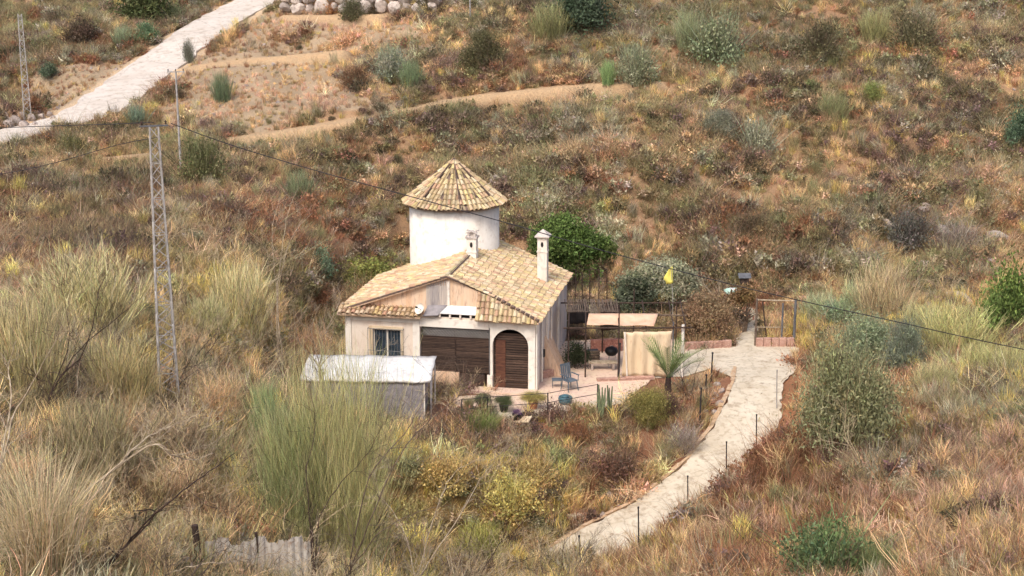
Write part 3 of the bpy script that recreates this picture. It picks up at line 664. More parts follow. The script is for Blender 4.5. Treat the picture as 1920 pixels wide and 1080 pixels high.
# loose stones on the slope
def rockmesh(seed, n=1):
    rg = np.random.RandomState(seed); import bmesh
    bm = bmesh.new(); bmesh.ops.create_icosphere(bm, subdivisions=2, radius=.5)
    a = rg.normal(size=(7, 3)); a /= np.linalg.norm(a, axis=1, keepdims=True); h = rg.uniform(.28, .42, 7)
    for v in bm.verts:
        p = np.array(v.co)
        for k in range(7):
            q = p @ a[k]
            if q > h[k]: p = p - a[k] * (q - h[k])
        p += rg.normal(0, .012, 3); v.co = p
    me = bpy.data.meshes.new('stone'); bm.to_mesh(me); bm.free(); me.materials.append(M['stone']); return me
ROCKS = [rockmesh(i) for i in range(31, 37)]
rc = bpy.data.collections.new('stone_forms')
for me in ROCKS: rc.objects.link(bpy.data.objects.new('stone_form', me))
X, Y, Z, rgn, r_ = sample(9000, powr=.9, seed=4); u, v = proj(X, Y, Z)
wt = .10 + .5 * in_poly(u, v, [(1560, 330), (1920, 320), (1920, 640), (1760, 620), (1640, 480)]) + .6 * in_poly(u, v, [(1120, 940), (1320, 850), (1380, 720), (1300, 700), (1240, 860), (1080, 960)]) + .2 * (rgn == bare_i)
keep = r_.rand(len(X)) < wt; X, Y, Z = X[keep], Y[keep], Z[keep]
s = .08 + .35 * r_.rand(len(X)) ** 3 + .35 * (in_poly(*proj(X, Y, Z), [(1560, 330), (1920, 320), (1920, 640), (1760, 620), (1640, 480)]) * r_.rand(len(X)))
scatter('loose_stones', 'scattered grey stones lying on the slopes', 'stones', np.stack([X, Y, Z], 1), r_.uniform(0, 6.28, (len(X), 3)), np.stack([s * 1.3, s, s * .8], 1), r_.randint(0, 6, len(X)), np.ones((len(X), 3)), rc)
# ------------------------------------------------------------------ the house
TILECOL = [(210, 194, 156), (202, 184, 144), (214, 200, 168), (204, 178, 148), (198, 166, 140), (216, 204, 176), (190, 172, 138), (210, 196, 146), (206, 190, 158)]
def tile_roof(mb, O, U, D, poly, tw=.19, tl=.30, r=.076, seed=1, tint=(1, 1, 1), lift=.03):
    """cover tiles laid in columns: O corner, U along the eave, D down the slope (unit vectors); poly in (u,d)"""
    rr = random.Random(seed); Nn = U.cross(D).normalized()
    if Nn.z < 0: Nn = -Nn
    us = [p[0] for p in poly]; ds = [p[1] for p in poly]
    nu = int((max(us) - min(us)) / tw) + 1; nd = int((max(ds) - min(ds)) / tl) + 2
    def span(u):
        xs_ = []
        for i in range(len(poly)):
            a, b = poly[i], poly[(i + 1) % len(poly)]
            if (a[0] > u) != (b[0] > u): xs_.append(a[1] + (b[1] - a[1]) * (u - a[0]) / (b[0] - a[0]))
        return (min(xs_), max(xs_)) if len(xs_) > 1 else None
    for i in range(nu):
        u = min(us) + (i + .5) * tw; s = span(u)
        if not s: continue
        d = s[1] + rr.uniform(-.02, .05); k = 0
        while d > s[0] + .06:
            d0 = max(d - tl, s[0] - .02); c = rr.choice(TILECOL); g = rr.uniform(.78, 1.12)
            col = tuple(x * g * t for x, t in zip(lin(*c)[:3], tint)); jj = 0; j = rr.uniform(-.012, .012); seg = 5; vs = []
            for dd, rad, h in ((d0, r * .82, lift), (d, r * 1.08, lift + .03)):
                for q in range(seg + 1):
                    t = math.pi * q / seg
                    vs.append(O + U * (u + j + jj * dd + rad * math.cos(t)) + D * dd + Nn * (h + rad * math.sin(t) * .95))
            n = seg + 1; fs = [(q, q + 1, n + q + 1, n + q) for q in range(seg)]
            # thickness at the lower lip
            lip = [v - Nn * .028 - D * .004 for v in vs[n:]]; vs += lip; fs += [(n + q, n + q + 1, 2 * n + q + 1, 2 * n + q) for q in range(seg)]
            if rr.random() < .985: mb.add(vs, fs, col)
            # channel tile between, its colour darkened to paint shade into the recess
            if True:
                c2 = rr.choice(TILECOL); col2 = tuple(x * .6 * t for x, t in zip(lin(*c2)[:3], tint)); hw = tw / 2
                a0 = O + U * (u + hw - .05) + D * d0 + Nn * (lift - .012); a1 = O + U * (u + hw + .05) + D * d0 + Nn * (lift - .012)
                b0 = O + U * (u + hw - .05) + D * d + Nn * (lift + .008); b1 = O + U * (u + hw + .05) + D * d + Nn * (lift + .008)
                mb.add([a0, a1, b1, b0], [(0, 1, 3, 2)] if False else [(0, 1, 2, 3)], col2)
            d -= tl * .88; k += 1
def F(u, v, ly=0.0):
    """point of the plane y=ly of the house frame seen at (u,v), in house coordinates"""
    Mi = HM.inverted(); o = Mi @ Vector((0, 0, CAM_Z)); d = (Mi.to_3x3() @ ray(u, v)); t = (ly - o.y) / d.y; p = o + d * t
    return p.x, p.z
house = empty('country_house', HP, HOUSE_Z, 'cream country house with pale clay tile roof and a round tower behind its ridge', 'house')
XL = F(650, 640)[0]; HT = 2.86
def fx(u): return F(u, 660)[0]
def fz(v, u=850): return F(u, v)[1]
xw0, xw1 = fx(700), fx(752); zw0, zw1 = fz(676, 726), fz(618, 726)
xo0, xo1, zo = fx(788), fx(917), fz(615)
xa0, xa1 = fx(924), fx(991); za = fz(617, 957); ra = (xa1 - xa0) / 2; xm = (xa0 + xa1) / 2
arch = [(xa0, 0)] + [(xm - ra * math.cos(t), za - ra * .95 + ra * .95 * math.sin(t)) for t in [math.pi * i / 16 for i in range(17)]] + [(xa1, 0)]
outer = [(XL, 0), (xo0, 0), (xo0, zo), (xo1, zo), (xo1, 0)] + arch + [(0, 0), (0, HT), (XL, HT)]
w = MB(); w.loops([outer, [(xw0, zw0), (xw0, zw1), (xw1, zw1), (xw1, zw0)]], lambda a, b: Vector((a, 0, b)), lambda a, b: Vector((a, .24, b)))
front = w.build('front_wall', M['cream'], house); front['label'] = 'cream front wall with a barred window and an arched doorway'
# raised surrounds: corner pilaster, centre pilaster, band, arch surround
t_ = MB()
t_.b2((XL - .03, -.05, 0), (XL + .22, -.002, HT - .02)); t_.b2((fx(775), -.06, 0), (xo0 - .004, -.002, HT - .02)); t_.b2((XL + .224, -.035, HT - .26), (fx(775) - .004, -.002, HT - .02))
t_.b2((xo0 + .0, -.04, zo + .01), (xo1, -.002, HT - .03))
L2 = [(xo1 + .02, 0)] + [(xo1 + .02, HT - .04), (-.01, HT - .04), (-.01, 0)] + arch[::-1]
t_.loops([L2], lambda a, b: Vector((a, -.055, b)), lambda a, b: Vector((a, -.003, b)))
t_.build('wall_surround', M['white'], house, bevel=.008)
s_ = MB()
s_.b2((-.24, .245, 0), (0, 8.0, HT - .0)); s_.build('side_wall', M['side'], house)['label'] = 'grey-streaked right side wall'
p_ = MB(); p_.b2((.003, .02, 0), (.07, .5, HT - .03)); p_.build('pilaster', M['white'], house, bevel=.01); p_ = MB(); p_.b2((.003, 2.4, 0), (.10, 2.75, HT - .03)); p_.build('pilaster', M['white'], house, bevel=.01); p_ = MB(); p_.b2((.003, 5.3, 0), (.07, 5.6, HT - .03)); p_.build('pilaster', M['white'], house, bevel=.01)
p_ = MB(); p_.slab([(.004, 3.3, .02), (.75, 3.3, .02), (.004, 3.3, 1.7)], -1.2); p_.build('buttress', M['orange'], house)
p_ = MB(); p_.tube((.09, 1.05, .1), (.09, 1.05, HT - .05), .035, n=8); p_.build('drain_pipe', M['white'], house)
p_ = MB(); p_.tube((.15, 2.9, 1.4), (.15, 2.9, HT + .05), .04, n=8); p_.tube((.15, 2.9, 1.4), (.13, 3.2, 1.2), .04, n=8); p_.build('drain_pipe', M['white'], house)
p_ = MB(); p_.b2((.003, 1.3, 1.05), (.14, 1.5, 1.35)); p_.build('meter_box', M['black'], house)
p_ = MB(); p_.b2((XL, .245, 0), (XL + .24, 6.0, HT)); p_.b2((XL, 6.0, 0), (-.245, 6.24, HT)) if False else p_.b2((XL + .245, 5.8, 0), (-4.4, 6.0, HT)); p_.b2((-4.39, 7.76, 0), (-.245, 8.0, HT)); p_.build('rear_wall', M['cream'], house)
p_ = MB(); p_.b2((XL + .245, 2.0, 0), (-.245, 2.1, HT - .05)); p_.build('porch_back_wall', M['dark'], house)  # wall coloured near-black to paint the shaded porch interior
# front window
wf = MB(); zf = zw1 - zw0
for a, b in ((xw0, xw0 + .05), (xw1 - .05, xw1), ((xw0 + xw1) / 2 - .04, (xw0 + xw1) / 2 + .04)): wf.b2((a, .10, zw0), (b, .16, zw1))
wf.b2((xw0 + .052, .10, zw1 - .05), (xw1 - .052, .16, zw1)); win = wf.build('window_frame', M['white'], house)
g_ = MB(); g_.b2((xw0 + .05, .125, zw0), (xw1 - .05, .135, zw1 - .05)); g_.build('glass', M['glass'], win)
gr = MB(); gx0, gx1 = fx(692), fx(758); gz1 = zw1 + .06
for i in range(13): x = gx0 + (gx1 - gx0) * i / 12; gr.tube((x, -.14, zw0 - .1), (x, -.14, gz1), .009, n=5)
for z in (zw0 - .1, zw0 + .45, gz1): gr.tube((gx0, -.14, z), (gx1, -.14, z), .012, n=5)
for x in (gx0, gx1): gr.tube((x, -.14, gz1), (x, 0, gz1), .012, n=5)
gr.build('window_grille', M['grey'], win)
sh = MB(); sh.b2((gx0 + .02, -.03, zw1 + .01), (gx1 - .02, .0 - .002, zw1 + .14)); sh.b2((gx0 + .02, -.02, zw0 - .1), (xw0 - .01, -.002, zw1)); sh.b2((xw1 + .01, -.02, zw0 - .1), (gx1 - .02, -.002, zw1)); sh.build('window_surround', M['canvas'], win)
# slatted blinds of the wide opening
def slats(x0, x1, z0, z1, step, ly, name, parent, top=None, jit=.01, seed=1, m='wood'):
    rr = random.Random(seed); mb = MB(); z = z0
    while z < z1:
        a, b = x0, x1
        if top: a, b = top(z + step * .5)
        if b - a > .1:
            g = rr.uniform(.75, 1.3); mb.box(((a + b) / 2, ly + rr.uniform(-.01, .01), z + step * .42), (b - a, .014, step * .8), Matrix.Rotation(R(18 + rr.uniform(-4, 4)), 4, 'X'), (g, g, g * .98))
        z += step
    return mb.build(name, M[m], parent)
xmid = fx(853); zb0, zb1 = fz(698), fz(634)
slats(xo0 + .02, xmid - .03, zb0, zb1, .068, .10, 'slatted_blind', house, seed=2); slats(xmid + .03, xo1 - .02, zb0, zb1, .068, .10, 'slatted_blind', house, seed=3)
q = MB(); q.tube((xmid, .08, 0), (xmid, .08, zo), .03, n=6); q.tube((xo0, .08, zb1 + .02), (xo1, .08, zb1 + .02), .02, n=6); q.build('blind_post', M['bark_dark'], house)
q = MB(); zz0, zz1 = zb1 + .05, zo - .01; k = 0; x = xo0
while x < xo1 - .1:
    h = zz1 - zz0; q.tube((x, .06, zz0), (min(x + h, xo1), .06, zz0 + min(h, xo1 - x)), .013, n=4); q.tube((x, .07, zz1), (min(x + h, xo1), .07, zz1 - min(h, xo1 - x)), .013, n=4); x += .13
q.build('lattice', M['galv'], house)
q = MB(); q.b2((fx(862), .05, fz(727)), (fx(908), .3, fz(701))); q.build('lower_opening', M['bark_dark'], house)  # solid box coloured dark for the shade of an opening
q = MB(); q.b2((xo0 + .01, .04, 0), (xo1 - .01, .2, fz(728))); q.b2((xo0 + .01, .04, fz(728) + .004), (fx(860), .2, zb0 - .02)); q.build('low_parapet', M['orange'], house)
q = MB(); q.tube((xo1 + .03, -.08, 0), (xo1 + .03, -.08, zo + .1), .02, n=6); q.build('thin_post', M['grey'], house)
q = MB(); q.b2((xo1 - .06, -.1, 0), (xa0 - .01, -.06, fz(698))); q.build('door_jamb', M['white'], house)
def topf(z):
    zc = za - ra * .95; k = 1.0 if z < zc else math.sqrt(max(0, 1 - ((z - zc) / (ra * .95)) ** 2)); return xm - ra * k + .03, xm + ra * k - .03
d_ = slats(xa0, xa1, .05, za - .22, .1, .14, 'arched_slatted_door', house, topf, seed=5); d_['label'] = 'brown slatted door under the white arch'
q = MB(); q.b2((xa0 + .1, .10, .05), (xa0 + .5, .115, za - .5), (1.1, .7, .55)); q.build('door_panel', M['wood'], d_)
# pink step along the facade
q = MB(); q.b2((xo0, -.7, -.02), (.1, -.06, .10)); q.build('doorstep', M['paving'], house)
# gable wall above the facade, plaster stained orange
EZ, RZ, RX = 2.95, 4.55, -3.65
def zr(x): return EZ + (RZ - EZ) * (x - .15) / (RX - .15)
def zl(x): return EZ + (RZ - EZ) * (x + 8.15) / (RX + 8.15)
g = MB(); gp = [(XL + .05, HT), (-.3, HT), (-.3, zr(-.3) - .05), (RX, RZ - .06), (XL + .05, zl(XL + .05) - .04)]
g.loops([gp], lambda a, b: Vector((a, .26, b)), lambda a, b: Vector((a, .48, b))); g.build('gable_wall', M['orange'], house)
g = MB(); x0, x1 = fx(799), fx(836)
n = 12
for i in range(n):
    x = x0 + (x1 - x0) * i / (n - 1); g.tube((x, .22, 3.25), (x, .22, min(zl(x), RZ) - .12), .022, n=5, col=(.9, .9, .95) if i % 2 else (1.2, 1.1, 1))
g.b2((x0, .235, 3.2), (x1, .258, zl(x0) - .1)); g.build('gable_louvre', M['side'], house)['label'] = 'grey vertical slats in the gable'
g = MB(); g.b2((x1 + .03, .2, 3.2), (x1 + .13, .258, RZ - .2)); g.build('gable_post', M['white'], house)
g = MB(); g.b2((XL, .0, HT + .003), (-.0, .258, HT + .05)); g.build('facade_ledge', M['cream'], house)
# roofs
def plane_frame(a, b, c):
    """origin a, U towards b, D in-plane towards c"""
    a, b, c = map(Vector, (a, b, c)); U = (b - a).normalized(); D = (c - a) - U * (c - a).dot(U); return a, U, D.normalized()
def roof_piece(name, pts, a, b, c, seed, tint=(1, 1, 1), th=.07, label=None):
    O, U, D = plane_frame(a, b, c); P2 = [((Vector(p) - O).dot(U), (Vector(p) - O).dot(D)) for p in pts]
    s = MB(); P3 = [Vector(p) for p in pts]
    nrm = (P3[1] - P3[0]).cross(P3[2] - P3[0])
    if nrm.z < 0: P3 = P3[::-1]
    s.slab(P3, th); base = s.build(name, M['orange'], house)
    if label: base['label'] = label
    t = MB(); tile_roof(t, O, U, D, P2, seed=seed, tint=tint); t.build('roof_tiles', M['tile'], base); return base
xr = .22
# the ridge runs back from the gable
ZRX = zr(xr)
Qx, Qy = -2.2, .85
roof_piece('right_roof_slope', [(RX, .1, RZ), (Qx, .35, zr(Qx)), (xr, -.25, ZRX), (xr, 8.15, ZRX), (RX, 8.15, RZ)], (RX, 0, RZ), (RX, 8.15, RZ), (xr, 0, ZRX), 2, (1.06, 1.0, .97))
xl = -8.15
roof_piece('left_roof_slope', [(RX, .1, RZ), (RX, 8.15, RZ), (-4.7, 7.0, zl(-4.7)), (xl, 6.0, EZ), (xl, .0, EZ)], (RX, 0, RZ), (RX, 8, RZ), (xl, 0, EZ), 3, (1.08, .98, .95))
hz_ = EZ - .06
roof_piece('front_roof_skirt', [(Qx - .15, .30, zr(Qx) + .02), (xr - .02, -.3, hz_), (Qx - .22, -.3, hz_)], (Qx - .22, .3, zr(Qx)), (xr, .3, zr(Qx)), (Qx - .22, -.3, hz_), 4, (1.06, 1.0, .94))
roof_piece('eave_skirt', [(xl, .3, 3.16), (fx(792), .3, 3.16), (fx(792), -.32, 2.9), (xl, -.32, 2.9)], (xl, .3, 3.16), (0, .3, 3.16), (xl, -.32, 2.9), 5, (.95, .82, .78))
def capline(mb, a, b, r=.1, col=(1, 1, 1), seed=1, dark=.5):
    rr = random.Random(seed); a = Vector(a); b = Vector(b); L = (b - a).length; n = max(1, int(L / .36)); d = (b - a) / n
    for i in range(n):
        c = lin(*rr.choice(TILECOL))[:3]; g = rr.uniform(.8, 1.1); mb.tube(a + d * i, a + d * (i + 1.08), r * .85, r, 8, tuple(x * g for x in c))
m_ = MB(); capline(m_, (RX, .1, RZ + .05), (RX, 8.1, RZ + .05), .09); m_.build('ridge_cap', M['tile'], house)
m_ = MB(); m_.path([(RX + .13, .3, RZ + .06), (RX + .13, 4.2, RZ + .06)], .035); m_.build('ridge_flashing', M['mortar'], house)
m_ = MB()
for i in range(12):
    a = Vector((Qx, .34, zr(Qx) + .08)).lerp(Vector((xr, -.28, ZRX + .08)), (i + .08) / 12); b_ = Vector((Qx, .34, zr(Qx) + .08)).lerp(Vector((xr, -.28, ZRX + .08)), (i + .72) / 12); m_.tube(a, b_, .055, .065, 7)
m_.build('hip_joint', M['mortar'], house)
m_ = MB()
for a, b_ in (((RX, .08, RZ + .02), (xl, -.0, EZ + .03)), ((RX, .08, RZ + .02), (Qx, .3, zr(Qx) + .02))):
    m_.path([a, b_], .04)
m_.build('verge_edge', M['mortar'], house)
# white deck panel over the centre of the porch, with its rafters
dk = MB(); a0, a1 = fx(826), fx(903)
dk.slab([(a0 + .08, .25, 3.34), (a0, -.12, 3.08), (a1, -.12, 3.08), (a1, .25, 3.34)], .035); deck = dk.build('porch_panel', M['tarp'], house)
for i in range(5):
    dk = MB(); x = a0 + (a1 - a0) * i / 4; dk.b2((x - .035, -.10, HT + .055), (x + .035, -.002, 3.045)); dk.build('rafter_end', M['cream'], deck)
dk = MB(); dk.b2((a0, .0, HT + .053), (a1, .02, 3.04)); dk.build('rafter_gap_shade', M['dark'], deck)  # dark strip painting the shade between the rafter ends
dk = MB(); b0 = fx(797)
dk.slab([(b0 + .1, .2, 3.32), (b0, -.3, 3.0), (a0 - .05, -.2, 3.02), (a0 + .25, .2, 3.36)], .05); dk.build('tarpaulin_flap', M['net'], house)
sd = MB(); c0 = Vector((fx(793), -.2, 3.22)); sd.lathe([(0, 0), (.12, .02), (.2, .07), (.23, .12)], 16); 
me_ = sd.build('satellite_dish', M['white'], house); me_.location = c0; me_.rotation_euler = (R(60), 0, R(-30))
sd = MB(); sd.tube((0, 0, 0), (0, 0, .3), .012); sd.box((0, 0, .3), (.07, .07, .07)); o_ = sd.build('receiver_arm', M['black'], me_)
# chimneys
def chimney(name, lx, ly, zb, zt, wd, ornate, label):
    c = MB(); c.b2((lx - wd / 2, ly - wd / 2, zb), (lx + wd / 2, ly + wd / 2, zt)); ch = c.build(name, M['white'], house, bevel=.02); ch['label'] = label
    c = MB(); c.b2((lx - wd * .62, ly - wd * .62, zt + .002), (lx + wd * .62, ly + wd * .62, zt + .07))
    if ornate:
        for k in range(4):
            a = math.pi / 4 + k * math.pi / 2; px_, py_ = lx + math.cos(a) * wd * .45, ly + math.sin(a) * wd * .45
            c.b2((px_ - .04, py_ - .04, zt + .07), (px_ + .04, py_ + .04, zt + .22))
            c.slab([(px_ - .12, py_ - .05, zt + .23 + .08 * (k % 2)), (px_ + .12, py_ - .05, zt + .31 - .08 * (k % 2)), (px_ + .12, py_ + .08, zt + .31 - .08 * (k % 2)), (px_ - .12, py_ + .08, zt + .23 + .08 * (k % 2))], .04)
        c.b2((lx - .07, ly - .07, zt + .07), (lx + .07, ly + .07, zt + .3))
    else:
        h = .3; e = wd * .75; ap = Vector((lx, ly, zt + .07 + h)); q = [Vector((lx + sx * e, ly + sy * e, zt + .09)) for sx, sy in ((-1, -1), (1, -1), (1, 1), (-1, 1))]
        c.add([*q, ap, *[p - Vector((0, 0, .05)) for p in q]], [(0, 1, 4), (1, 2, 4), (2, 3, 4), (3, 0, 4), (5, 6, 1, 0), (6, 7, 2, 1), (7, 8, 3, 2), (8, 5, 0, 3), (8, 7, 6, 5)])
    c.build('chimney_cap', M['side'], ch)
    c = MB(); c.lathe([(0, -.002), (.06, -.002), (.06, .004), (0, .004)], 12); o = c.build('smoke_hole_shade', M['dark'], ch); o.scale = (1, 2.0, 1)  # flat dark disc painted as the shaded hole of the flue
    o.location = (lx + .0, ly - wd / 2 - .004, zt - .28); o.rotation_euler = (R(90), 0, 0)
    c = MB(); c.b2((lx - wd * .5 - .02, ly - wd * .5 - .02, zt - .62), (lx + wd * .5 + .02, ly + wd * .5 + .02, zt - .56)); c.build('chimney_band', M['white'], ch)
chimney('chimney', -3.45, 4.0, 4.3, 5.35, .42, True, 'short chimney with an ornate tile cap on the ridge')
chimney('chimney', -.62, 5.2, 3.0, 5.22, .42, False, 'tall slim chimney with a pointed cap')
# tower
TX, TY, TR = -4.86, 6.75, 1.98
c = MB(); c.lathe([(TR, 2.4), (TR, 6.38), (TR - .2, 6.38)], 56, (TX, TY, 0)); tw = c.build('tower_wall', M['white'], house, True); tw['label'] = 'round white tower wall'
RRM, ZA, ZE = 2.24, 8.2, 6.36; NS = 14
tr = MB(); tr.lathe([(0.01, ZA - .06), (RRM, ZE), (RRM - .03, ZE - .07), (TR - .1, ZE - .02)], 56, (TX, TY, 0)); trb = tr.build('tower_roof', M['mortar'], house); trb['label'] = 'conical tile roof of the tower'
tl_ = MB(); hp = MB(); AP = Vector((TX, TY, ZA))
for k in range(NS):
    a0_ = 2 * math.pi * k / NS + .12; a1_ = a0_ + 2 * math.pi / NS; am = (a0_ + a1_) / 2
    E0 = Vector((TX + RRM * 1.03 * math.cos(a0_), TY + RRM * 1.03 * math.sin(a0_), ZE)); E1 = Vector((TX + RRM * 1.03 * math.cos(a1_), TY + RRM * 1.03 * math.sin(a1_), ZE))
    U = (E1 - E0).normalized(); mid = (E0 + E1) / 2; D = (mid - AP).normalized(); Ld = (mid - AP).length; hw = (E1 - E0).length / 2
    tile_roof(tl_, AP, U, D, [(0, 0), (hw, Ld), (-hw, Ld)], tw=2 * hw / 5 - .001, tl=.33, r=.07, seed=40 + k, tint=(1.05, .99, .94), lift=.0)
    Dh = (E0 - AP); 
    if k % 2: hp.path([AP + Vector((0, 0, .05)), AP + Dh * .5 + Vector((0, 0, .07)), AP + Dh * .97 + Vector((0, 0, .06))], [.035, .03, .03], 6)
tl_.build('roof_tiles', M['tile'], trb); hp.build('hip_line', M['mortar'], trb)
c = MB(); c.lathe([(0.01, .06), (.06, .03), (.12, -.06), (.2, -.16)], 10, (TX, TY, ZA)); c.build('finial', M['tile'], trb)

# ------------------------------------------------------------------ tarpaulin shed
shp = atZ(568, 790, -.05); shed = empty('tarpaulin_shed', shp, R(-2.5), 'low shed with a white tarpaulin roof and grey netting sides before the house', 'shed')
SW, SD, SH0, SH1 = 4.85, 2.3, 1.72, 1.98
rr = random.Random(5)
rf = MB(); nx_, ny_ = 30, 8; vs = []
for j in range(ny_ + 1):
    t = j / ny_
    for i in range(nx_ + 1):
        s = i / nx_; x = -.06 + (SW + .12) * s
        if j == 0: y, z = -.06, SH0 - .10
        else:
            tt = (j - 1) / (ny_ - 1); y = -.05 + (SD + .05) * tt; z = SH0 + (SH1 - SH0) * math.sin(tt * math.pi / 2 * 1.05) + .02 * math.sin(s * 40) * (1 - tt)
        vs.append(Vector((x + .012 * math.sin(j * 2 + i), y, z + rr.uniform(-.012, .012) - .03 * math.sin(s * math.pi * 4) ** 2)))
fs = [(j * (nx_ + 1) + i, j * (nx_ + 1) + i + 1, (j + 1) * (nx_ + 1) + i + 1, (j + 1) * (nx_ + 1) + i) for j in range(ny_) for i in range(nx_)]
rf.add(vs, fs); o = rf.build('tarpaulin_roof', M['tarp'], shed, True); md = o.modifiers.new('thick', 'SOLIDIFY'); md.thickness = .02
for x, y in ((.02, 0), (SW * .5, 0), (SW - .2, 0), (SW - .02, .1), (.02, SD), (SW - .02, SD)):
    p = MB(); p.tube((x, y, -.3), (x, y, SH0 - .02 if y < 1 else SH1 - .06), .03, n=8); p.build('pole', M['white'] if x < SW - .1 or y > 1 else M['black'], shed)
nt_ = MB(); nt_.b2((.05, .02, -.2), (SW - .24, .035, SH0 - .1)); nt_.build('front_netting', M['net'], shed)
nt_ = MB(); nt_.b2((.0, .06, -.2), (.015, SD, SH0 - .1)); nt_.build('side_netting', M['net'], shed); nt_ = MB(); nt_.b2((SW - .3, .04, -.2), (SW - .285, SD, SH0 - .1)) ; nt_.build('side_netting', M['net'], shed)
nt_ = MB(); nt_.slab([(SW, .15, -.1), (SW, .75, 0), (SW + .03, .95, SH0 + .1), (SW, .15, SH0)], .02); nt_.build('end_tarpaulin', M['tarp'], shed)
nt_ = MB()
for i in range(5): nt_.tube((.02 + i * SW / 4, .02, SH0 - .05), (.02 + i * SW / 4, SD, SH1 - .08), .02, n=6)
nt_.build('roof_bar', M['grey'], shed)

# ------------------------------------------------------------------ pergola
pg = atZ(1062, 712, 0); perg = empty('pergola', (0, 0, 0), 0, 'open pole pergola with a faded awning beside the house', 'pergola')
PY = 61.0
def wx(u, Y=PY, z=1.5): 
    d = ray(u, 600); return (u - 960) / FPX * (Y * cp - (z - CAM_Z) * sp)
for u, Y, zt, m in ((1066, 61, 2.1, 'bark_dark'), (1160, 60.9, 2.9, 'bark_dark'), (1262, 61, 2.35, 'grey'), (1280, 61.1, 2.2, 'white'), (1066, 64.5, 2.3, 'bark_dark'), (1130, 64.5, 2.3, 'bark_dark'), (1188, 64.5, 2.9, 'bark_dark'), (1268, 64.5, 2.3, 'bark_dark'), (1098, 60.9, 2.1, 'bark_dark')):
    p = MB(); r = .075 if m == 'white' else .034; p.tube((wx(u, Y), Y, -.05), (wx(u, Y), Y, zt), r, r * .85, 7); p.build('post', M[m], perg)
p = MB(); x0, x1 = wx(1056), wx(1296)
p.tube((x0, 60.95, 2.1), (x1, 60.95, 2.12), .038); p.build('beam', M['bark_dark'], perg)
p = MB(); p.tube((x0, 64.5, 2.25), (x1, 64.5, 2.25), .035); p.build('beam', M['bark_dark'], perg)
p = MB(); p.tube((wx(1225), 62.3, 2.3), (x1 - .05, 62.3, 2.28), .035); p.build('beam', M['bark'], perg)
for u in (1066, 1098, 1160, 1210, 1262, 1285):
    p = MB(); p.tube((wx(u), 60.9, 2.17), (wx(u) + .15, 64.6, 2.32), .03); p.build('rafter', M['bark_dark'], perg)
# reed cover added to shade the left part of the pergola
p = MB()
for i in range(70):
    x = wx(1064) + i * (wx(1165) - wx(1064)) / 69; p.tube((x, 62.9, 2.27 + rr.uniform(-.02, .02)), (x + rr.uniform(-.1, .1), 64.7, 2.36), .014, n=4)
p.build('added_reed_shade', M['bark'], perg)
aw = MB(); A, B, C_, D_ = atZ(1104, 588, 2.35), atZ(1234, 588, 2.35), atZ(1226, 611, 2.22), atZ(1100, 609, 2.22)
nn = 16; vs = []
for j in range(9):
    for i in range(nn + 1):
        s, t = i / nn, j / 8; P = (A.lerp(B, s)).lerp(D_.lerp(C_, s), t); P.z -= .16 * math.sin(math.pi * s) * math.sin(math.pi * t) + .02 * math.sin(s * 14) * t + rr.uniform(0, .008); vs.append(P)
aw.add(vs, [(j * (nn + 1) + i, j * (nn + 1) + i + 1, (j + 1) * (nn + 1) + i + 1, (j + 1) * (nn + 1) + i) for j in range(8) for i in range(nn)])
o = aw.build('awning_cloth', M['pinkcanvas'], perg, True); md = o.modifiers.new('t', 'SOLIDIFY'); md.thickness = .015
cu = MB(); x0, x1 = wx(1168), wx(1258); nn = 40; vs = []
for j in range(13):
    for i in range(nn + 1):
        s, t = i / nn, j / 12; ztop = 2.03 - .05 * math.sin(math.pi * s) ** .5 - .05 * (s < .2)
        vs.append(Vector((x0 + (x1 - x0) * (s + .015 * math.sin(t * 5 + s * 9)), 60.82 + .05 * math.sin(s * 26 + t) * (.4 + t * .8) + .05 * t, ztop * (1 - t) + .05 * t)))
cu.add(vs, [(j * (nn + 1) + i, j * (nn + 1) + i + 1, (j + 1) * (nn + 1) + i + 1, (j + 1) * (nn + 1) + i) for j in range(12) for i in range(nn)])
o = cu.build('hanging_cloth', M['canvas'], None, True); md = o.modifiers.new('t', 'SOLIDIFY'); md.thickness = .012
setp(o, 'beige cloth hanging from the front beam of the pergola', 'curtain')
cu = MB(); cu.tube((x0 + .18, 60.75, .05), (x0 + .06, 60.75, 1.98), .035, n=6, col=None); o = cu.build('pole', M['white'], perg)
# low red walls
def low_wall(u0, v0, u1, v1, h, m, label, z0=0, th=.18, name='low_wall'):
    A = atZ(u0, v0, z0); B = atZ(u1, v1, z0); d = (B - A); n_ = Vector((-d.y, d.x, 0)).normalized() * th
    w = MB(); rr_ = random.Random(int(u0)); k = max(2, int(d.length / .4)); 
    for i in range(k):
        a = A.lerp(B, i / k); b_ = A.lerp(B, (i + .985) / k); hh = h + rr_.uniform(-.02, .02)
        for j in range(3):
            g = rr_.uniform(.85, 1.15); z = hh / 3 * j; w.add([a + Vector((0, 0, z)), b_ + Vector((0, 0, z)), b_ + n_ + Vector((0, 0, z)), a + n_ + Vector((0, 0, z)), a + Vector((0, 0, z + hh / 3 - .008)), b_ + Vector((0, 0, z + hh / 3 - .008)), b_ + n_ + Vector((0, 0, z + hh / 3 - .008)), a + n_ + Vector((0, 0, z + hh / 3 - .008))],
                [(0, 1, 5, 4), (1, 2, 6, 5), (2, 3, 7, 6), (3, 0, 4, 7), (4, 5, 6, 7)], (g, g, g))
    o = w.build(name, M[m], bevel=.01); return setp(o, label, 'wall')
low_wall(1108, 660, 1168, 658, .55, 'brick', 'low red block wall at the back of the pergola')
low_wall(1286, 656, 1372, 652, .34, 'pink', 'low pink wall below the reddish-brown bush')
low_wall(1012, 712, 1050, 704, .35, 'pink', 'small pink wall beside the house corner')
low_wall(1120, 716, 1228, 712, .12, 'pink', 'very low pink edging in front of the hanging cloth', th=.25)
